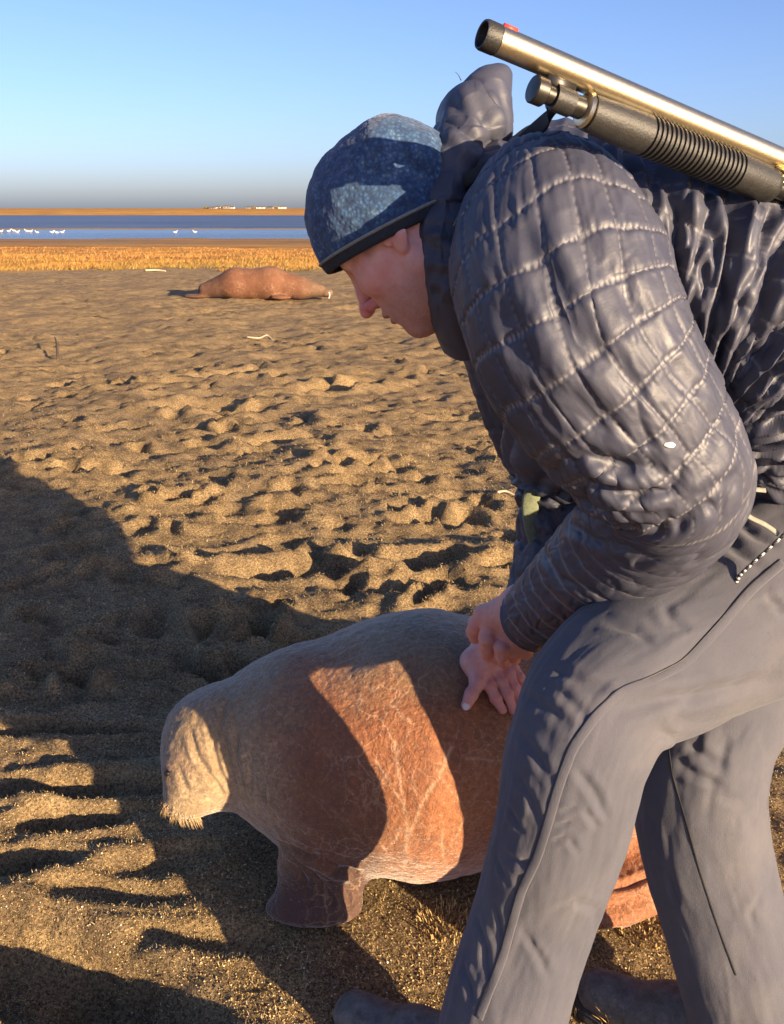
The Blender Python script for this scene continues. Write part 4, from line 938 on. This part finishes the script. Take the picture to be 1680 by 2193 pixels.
# boots
def boot(an, toe, nm):
    an, toe = np.array(an), np.array(toe); d = unit((toe - an) * [1, 1, 0])
    def f(p):
        s_ = s_cone(p, an + [0, 0, .10], an + [0, 0, .05], .055, .05); s_ = smin(s_, s_cone(p, an + [0, 0, .052] - d * .03, an + d * .13 + [0, 0, .045], .047, .046), .03)
        s_ = smin(s_, s_cone(p, an + d * .13 + [0, 0, .045], an + d * .235 + [0, 0, .036], .046, .034), .02)
        s_ = smin(s_, s_cone(p, an + d * .03 + [0, 0, .115], an + d * .12 + [0, 0, .072], .038, .034), .03)
        return smax(s_, -(p[:, 2] - an[2] - .014), .008)
    lo = np.minimum(an, an + d * .30) - [.09, .09, .02]; hi = np.maximum(an, an + d * .30) + [.09, .09, .19]
    V, F = nets(f, lo, hi, .004); n = vnormals(V, F); V = V + (.0012 * fbm(V * 40, 3, 5))[:, None] * n
    b = mesh_obj(nm, V, F, M['boot'], person)
    def g(p): return smax(np.minimum(s_cone(p, an - d * .03, an + d * .235, .050, .040), 9), abs(p[:, 2] - an[2] - .010) - .011, .004)
    V, F = nets(g, lo, hi, .004); mesh_obj('sole', V, F, M['sole'], b)
a = P(1052, 2300, 1.205); a[2] = gz(a[0], a[1]) - .004; t = P(700, 2165, 1.395); boot(a, t, 'boot')
a = P(1625, 2270, 1.25); a[2] = gz(a[0], a[1]) - .004; t = P(1350, 2160, 1.36); boot(a, t, 'boot')

# ------------------------------------------------------------------ shotgun slung on the back
GM, GE = P(1033, 73, .775), P(1682, 349, .93); ga = unit(GE - GM)
gdn = P(1160 - 377, 130 + 926, .8) - P(1160, 130, .8); gdn = unit(gdn - (gdn @ ga) * ga); gsd = np.cross(ga, gdn)
def gt(px):
    """distance along the barrel at which its axis passes the picture column px"""
    lo, hi = -1., 2.
    for _ in range(50):
        m = (lo + hi) / 2
        if proj(GM + ga * m)[0] < px: lo = m
        else: hi = m
    return lo
gun = empty('shotgun', GM + ga * .45 + gdn * .02, 'pump action shotgun with bright steel barrel slung on the back of the man', 'shotgun')
rb = .0127; t0 = gt(1064)
V, F = lathe(GM, ga, [(t0, rb * .9), (t0 + .0002, rb), (.62, rb), (.6205, .004)]); mesh_obj('barrel', V, F, M['steel'], gun)
V, F = lathe(GM, ga, [(.02, .0095), (.0015, .0102), (0, .0106), (-.0004, .0121), (.002, .0130), (t0 - .0006, .0130), (t0, .0121)]); mesh_obj('muzzle_ring', V, F, M['gun_black'], gun)
c = GM + ga * (gt(1083)) - gdn * (rb + .0012) * .85 - gsd * .004
V, F = box(c, (ga, gdn, gsd), (.014, .005, .004), .001); mesh_obj('front_sight', V, F, M['red'], gun)
mo = GM + gdn * .0268; ta, tb = gt(1152), gt(1262)
V, F = lathe(mo, ga, [(ta, .002), (ta + .0008, .0115), (ta + .002, .0124), (ta + .0125, .0124), (ta + .0135, .0115), (ta + .0136, .0085), (ta + .024, .0085), (ta + .0245, .0100), (tb + .33, .0100), (tb + .331, .004)]); mesh_obj('magazine_tube', V, F, M['gun_dark'], gun)
V, F = box(GM + gdn * .0135 + ga * (gt(1205)), (ga, gdn, gsd), (.030, .014, .012), .002); mesh_obj('barrel_lug', V, F, M['gun_dark'], gun)
V, F = lathe(mo, ga, [(gt(1196), .010), (gt(1197), .0118), (gt(1236), .0118), (gt(1237), .010)]); mesh_obj('sling_clamp', V, F, M['gun_black'], gun)
V, F = lathe(mo, ga, [(tb - .002, .0105), (tb, .0150), (tb + .003, .0168), (tb + .005, .0150), (tb + .0051, .010)]); mesh_obj('forend_ring', V, F, M['steel'], gun)
pf = [(tb + .005, .012), (tb + .006, .0165), (gt(1330), .0182), (gt(1392), .0188)]; g0, g1 = gt(1392), gt(1588)
for k in range(21):
    a = g0 + (g1 - g0) * k / 21; w = (g1 - g0) / 21; pf += [(a + w * .08, .0168), (a + w * .42, .0168), (a + w * .55, .0190), (a + w * .95, .0190)]
pf += [(g1 + .001, .0188), (gt(1655), .0180), (gt(1665), .0165)]
V, F = lathe(mo + gdn * .001, ga, pf, 40); mesh_obj('forend', V, F, M['gun_black'], gun)
for k in range(3):
    V, F = box(GM + ga * (gt(1655) + .012) + gdn * (.013 + .0058 * k) - gsd * (.012), (ga, gdn, gsd), (.032 - .006 * (k == 1), .0032, .004), .0008); mesh_obj('action_bar', V, F, M['brass'], gun)
tr = gt(1700) + .01
V, F = box(GM + ga * (tr + .11) + gdn * .014, (ga, gdn, gsd), (.22, .062, .030), .007); mesh_obj('receiver', V, F, M['gun_dark'], gun)
V, F = box(GM + ga * (tr + .30) + gdn * .045, (unit(ga + gdn * .16), unit(gdn - ga * .16), gsd), (.22, .040, .030), .010); mesh_obj('grip', V, F, M['gun_black'], gun)
V, F = box(GM + ga * (tr + .48) + gdn * .075, (unit(ga + gdn * .12), unit(gdn - ga * .12), gsd), (.28, .085, .038), .014); mesh_obj('stock', V, F, M['gun_black'], gun)
# sling: from the clamp over the shoulder and round the hood
L = [mo + ga * gt(1217) + gdn * .004 - gsd * .004, P(1190, 238, .90), P(1150, 275, .965), P(1100, 320, 1.005), P(1055, 352, 1.012), P(1000, 385, 1.015), P(965, 420, 1.06), P(955, 450, 1.13)]
V, F = ribbon(L, [unit(CP - q + np.array([0, 0, .3])) for q in L], .017, .003, 90, (1.9, 1.25, 1.1, 1, .9, .9, .9, .8)); mesh_obj('sling', V, F, M['webbing'], gun)

# ------------------------------------------------------------------ walrus lying farther off
def G(x, y, zz=0):
    """ground point seen at a picture position"""
    d = CAM_H / (math.sin(PITCH) + (y - 1096.5) / FPX * math.cos(PITCH)); p = P(x, y, d); p[2] = gz(p[0], p[1]) + zz; return p
wc = G(560, 641)
def f_far(p):
    q = p - wc.astype(np.float32)
    d = s_cone(q, (-.78, .05, .11), (-.35, .03, .20), .10, .205)
    d = smin(d, s_cone(q, (-.35, .03, .19), (.15, 0, .20), .20, .22), .08)
    d = smin(d, s_cone(q, (.15, 0, .20), (.55, -.04, .15), .215, .15), .08)
    d = smin(d, s_cone(q, (.55, -.04, .15), (.84, -.08, .11), .14, .085), .06)
    d = smin(d, s_ell(q, (.93, -.10, .085), (.08, .075, .06)), .03)
    d = smin(d, s_ell(q, (.30, -.22, .035), (.14, .07, .03)), .04)
    d = smin(d, s_ell(q, (-.92, .02, .03), (.17, .09, .03)), .05)
    return d - .004 * pn(q * 7, 3)
V, F = nets(f_far, wc + [-1.15, -.4, -.06], wc + [1.1, .4, .5], .013); V = relax(V, F, 2)
FAR = M['walrus'].copy(); FAR.name = 'far_walrus_hide'; FAR.node_tree.nodes['Principled BSDF'].inputs['Sheen Weight'].default_value = .05; FAR.node_tree.nodes['Principled BSDF'].inputs['Roughness'].default_value = .85
far = empty('walrus', wc, 'reddish brown walrus lying stretched out on the open sand in the distance', 'walrus', 'walruses on the shore')
mesh_obj('body', V, F, FAR, far, attrs={'face': ss(.45, .85, V[:, 0] - wc[0]) * .8, 'dark': np.clip(ss(-.45, -.6, V[:, 0] - wc[0]) * .3 + .62, 0, 1), 'scratch': np.zeros(len(V))})
V, F = tube([wc + [.96, -.165, .10], wc + [.965, -.18, .05], wc + [.955, -.185, .015]], .010, 8, 8, (1, .9, .5)); mesh_obj('tusk', V, F, M['ivory'], far)

# ------------------------------------------------------------------ driftwood, twigs
def stick(pts, r, name, mat, label, cat, tp=(1, .9, .6)):
    L = [G(x, y, z) for x, y, z in pts]; c = L[0].copy(); V, F = tube(L, r, 7, len(L) * 4, tp); V = V + (.15 * r * pn(V * 90, 3))[:, None]
    o = mesh_obj(name, V - c, F, mat); o.location = c; return tag(o, label, cat)
stick([(312, 584, .03), (335, 583, .035), (356, 583, .03)], .022, 'driftwood', M['wood'], 'short bleached driftwood stick lying left of the far walrus', 'driftwood')
stick([(530, 728, .012), (556, 727, .016), (574, 722, .020), (592, 727, .012), (612, 729, .012)], .009, 'driftwood', M['wood'], 'thin pale bent twig on the sand below the far walrus', 'driftwood')
stick([(1065, 1064, .008), (1085, 1061, .010), (1106, 1064, .008)], .006, 'driftwood', M['wood'], 'small white splinter of wood on the sand beside the near sleeve', 'driftwood')
stick([(1100, 985, .006), (1130, 986, .006)], .004, 'driftwood', M['wood'], 'tiny pale straw on the sand touching the jacket edge', 'driftwood')
stick([(124, 768, .0), (125, 760, .09), (121, 752, .15)], .012, 'upright_twig', M['dark_wood'], 'dark twig sticking up out of the sand at far left', 'twig', (1, .8, .3))

# ------------------------------------------------------------------ white birds on the mudflat
def at_z(x, y, z): 
    d = (CAM_H - z) / (math.sin(PITCH) + (y - 1096.5) / FPX * math.cos(PITCH)); return P(x, y, d)
def bird_parts(root):
    V, F = nets(lambda p: smin(smin(s_ell(p, (0, 0, .30), (.26, .12, .12)), s_cone(p, (.20, 0, .34), (.30, 0, .50), .05, .035), .04), s_cone(p, (-.2, 0, .31), (-.42, 0, .33), .06, .02), .04), (-.5, -.2, .1), (.5, .2, .65), .03, 4)
    b = mesh_obj('body', V, F, M['feather']); b.parent = root
    V, F = nets(lambda p: s_ell(p, (.33, 0, .54), (.07, .05, .05)), (.2, -.1, .44), (.46, .1, .64), .02, 4); h = mesh_obj('head', V, F, M['feather']); h.parent = root
    V, F = tube([(.38, 0, .535), (.44, 0, .52), (.49, 0, .50)], .022, 6, 5, (1, .7, .2)); k = mesh_obj('beak', V, F, M['beak']); k.parent = root
    for s in (-1, 1):
        V, F = tube([(0, .05 * s, .20), (.01, .05 * s, .1), (0, .05 * s, -.02)], .014, 5, 4); l = mesh_obj('leg', V, F, M['beak']); l.parent = root
def dup(root, loc, rz, label, scale=1):
    r = root.copy(); col.objects.link(r); r.location = loc; r.rotation_euler = (0, 0, rz); r['label'] = label; r.scale = (scale,) * 3
    for ch in root.children:
        c = ch.copy(); col.objects.link(c); c.parent = r
    return r
spots = [(3, 499, 0), (20, 498, 1), (30, 497, 3.0), (38, 499, .2), (58, 497, 3.2), (66, 498, 0), (80, 499, 2.9), (112, 498, .1), (122, 499, 3.1), (134, 498, .3), (376, 499, 0), (418, 498.5, 3)]
names = ['white goose standing at the left edge of the mudflat flock', 'white goose second from the left edge in the mudflat flock', 'white goose third from the left in the mudflat flock', 'white goose fourth from the left in the mudflat flock',
         'white goose fifth from the left in the mudflat flock', 'white goose sixth from the left in the mudflat flock', 'white goose seventh from the left in the mudflat flock', 'white goose leading the group of three at the right end of the flock',
         'white goose in the middle of the three at the flock right end', 'white goose last on the right of the mudflat flock', 'lone white goose wading in the lagoon, the left of two', 'lone white goose wading in the lagoon, the right of two']
g0 = None
for (x, y, rz), nm in zip(spots, names):
    p = at_z(x, y, -1.97 if x < 200 else -2.02); p[2] = max(float(ground_h([p[0]], [p[1]])[0]), -2.15)
    if g0 is None:
        g0 = empty('goose', p, nm, 'bird', 'white geese on the mudflat'); bird_parts(g0); g0.rotation_euler = (0, 0, rz); g0.scale = (0.85,) * 3
    else: dup(g0, p, rz, nm, 0.85)

# ------------------------------------------------------------------ houses on the far shore
def house(px, dist, w, d, h, rh, wall, label, rot=0):
    x = (px - 840) / FPX * dist * 1.0; z = gz(x, dist); r = empty('house', (x, dist, z - .2), label, 'house', 'houses on the far shore'); r.rotation_euler = (0, 0, rot)
    def add(nm, V, F, m, par=r):
        o = mesh_obj(nm, V, F, m, smooth=False); o.parent = par; return o
    V, F = box((0, 0, h / 2), np.eye(3), (w, d, h)); wl = add('wall', V, F, wall)
    e = .5; V = np.array([(-w / 2 - e, -d / 2 - e, h), (w / 2 + e, -d / 2 - e, h), (w / 2 + e, d / 2 + e, h), (-w / 2 - e, d / 2 + e, h), (-w / 2 - e, 0, h + rh), (w / 2 + e, 0, h + rh)])
    add('roof', V, [(0, 1, 5, 4), (2, 3, 4, 5), (1, 2, 5), (3, 0, 4), (3, 2, 1, 0)], M['roof'])
    for k in (-1, 1):
        V, F = box((k * w * .25, -d / 2 - .02, h * .55), np.eye(3), (w * .16, .06, h * .35)); add('window', V, F, M['gun_dark'])
HS = [(476, 640, 3.2, 3, 1.1, .6, 'house_grey', 'low grey house at the left end of the far shore hamlet'), (487, 645, 3, 3, 1.5, .7, 'house_wall', 'pale house beside the leftmost grey one on the far shore'), (505, 640, 4, 3, 1.7, .8, 'house_grey', 'dark gabled house left of the gap in the far shore hamlet'),
      (516, 650, 3, 3, 1.3, .5, 'house_wall', 'small pale hut right of the dark gabled house'), (552, 650, 5, 3, 1.1, .7, 'house_grey', 'wide dark roofed shed right of the gap in the hamlet'), (574, 645, 5.5, 3.5, 1.2, .5, 'house_wall', 'long white house in the middle of the right hand group'),
      (594, 650, 4, 3, 1.3, .6, 'house_grey', 'grey house between the long white house and the last one'), (618, 640, 5, 3.5, 1.4, .7, 'house_wall', 'white house at the right end of the far shore hamlet')]
for px, dist, w, d, h, rh, m, lb in HS: house(px, dist, w, d, h, rh, M[m], lb, random.uniform(-.3, .3))
# low scrub round the hamlet
def scrub(px, dist, w, h, label):
    x = (px - 840) / FPX * dist; z = gz(x, dist); r = np.random.default_rng(int(px)); n = 260
    c = r.normal(0, 1, (n, 3)); c /= np.linalg.norm(c, axis=1)[:, None]; c *= r.random((n, 1)) ** .33; c = c * [w / 2, 1.5, h / 2] + [0, 0, h / 2]
    a = r.normal(0, .22, (n, 3, 3)); V = (c[:, None] + a).reshape(-1, 3); V[:, 2] = np.maximum(V[:, 2], 0)
    o = mesh_obj('bush', V, np.arange(3 * n).reshape(-1, 3), M['dark_wood'] if False else M['grass'], attrs={'rnd': r.random(3 * n) * .3}, smooth=False); o.location = (x, dist, z - .1); tag(o, label, 'bush', 'bushes on the far shore')
scrub(463, 642, 4, 1.3, 'low bush left of the far shore houses'); scrub(497, 650, 3, 1.6, 'bush between the pale house and the dark gabled one'); scrub(563, 652, 4, 1.3, 'bush beside the wide dark roofed shed'); scrub(604, 655, 4.5, 1.5, 'bush left of the last white house')

# ------------------------------------------------------------------ tufts round the feet
def tuft(x, y, n, h, spread, label, seed):
    r = np.random.default_rng(seed); c = G(x, y); a = r.uniform(0, 6.28, n); rad = spread * np.sqrt(r.random(n)); bx, by = c[0] + rad * np.cos(a), c[1] + rad * np.sin(a); bz_ = ground_h(bx, by)
    hh = h * r.uniform(.5, 1.2, n); b = r.uniform(0, 6.28, n); lean = .55 * r.random(n); sd = np.stack([np.cos(b), np.sin(b), b * 0], 1) * .0011; ld_ = np.stack([np.cos(a), np.sin(a), a * 0], 1) * (lean * hh)[:, None]
    p0 = np.stack([bx, by, bz_ - .003], 1); m = p0 + np.stack([a * 0, a * 0, hh * .6], 1) + ld_ * .35; t = p0 + np.stack([a * 0, a * 0, hh], 1) + ld_
    V = np.stack([p0 - sd, p0 + sd, m + sd * .8, m - sd * .8, t], 1).reshape(-1, 3) - c; k = np.arange(n)[:, None] * 5
    F = np.concatenate([k + np.array([[0, 1, 2]]), k + np.array([[0, 2, 3]]), k + np.array([[3, 2, 4]])])
    o = mesh_obj('grass_tuft', V, F, M['fibre'], attrs={'rnd': np.repeat(r.uniform(.2, .8, n), 5)}, smooth=False); o.location = c; return tag(o, label, 'grass tuft', 'dry tufts near the feet')
tuft(1340, 2190, 420, .060, .045, 'tall dry grass tuft between the trouser legs at the lower edge', 1)
tuft(950, 1975, 260, .016, .05, 'low golden moss clump left of the front shin', 2)
tuft(1400, 1975, 320, .016, .07, 'olive moss clump between the two legs below the hind flipper', 3)
tuft(1245, 2150, 160, .03, .03, 'small golden moss clump right of the front trouser hem', 4)
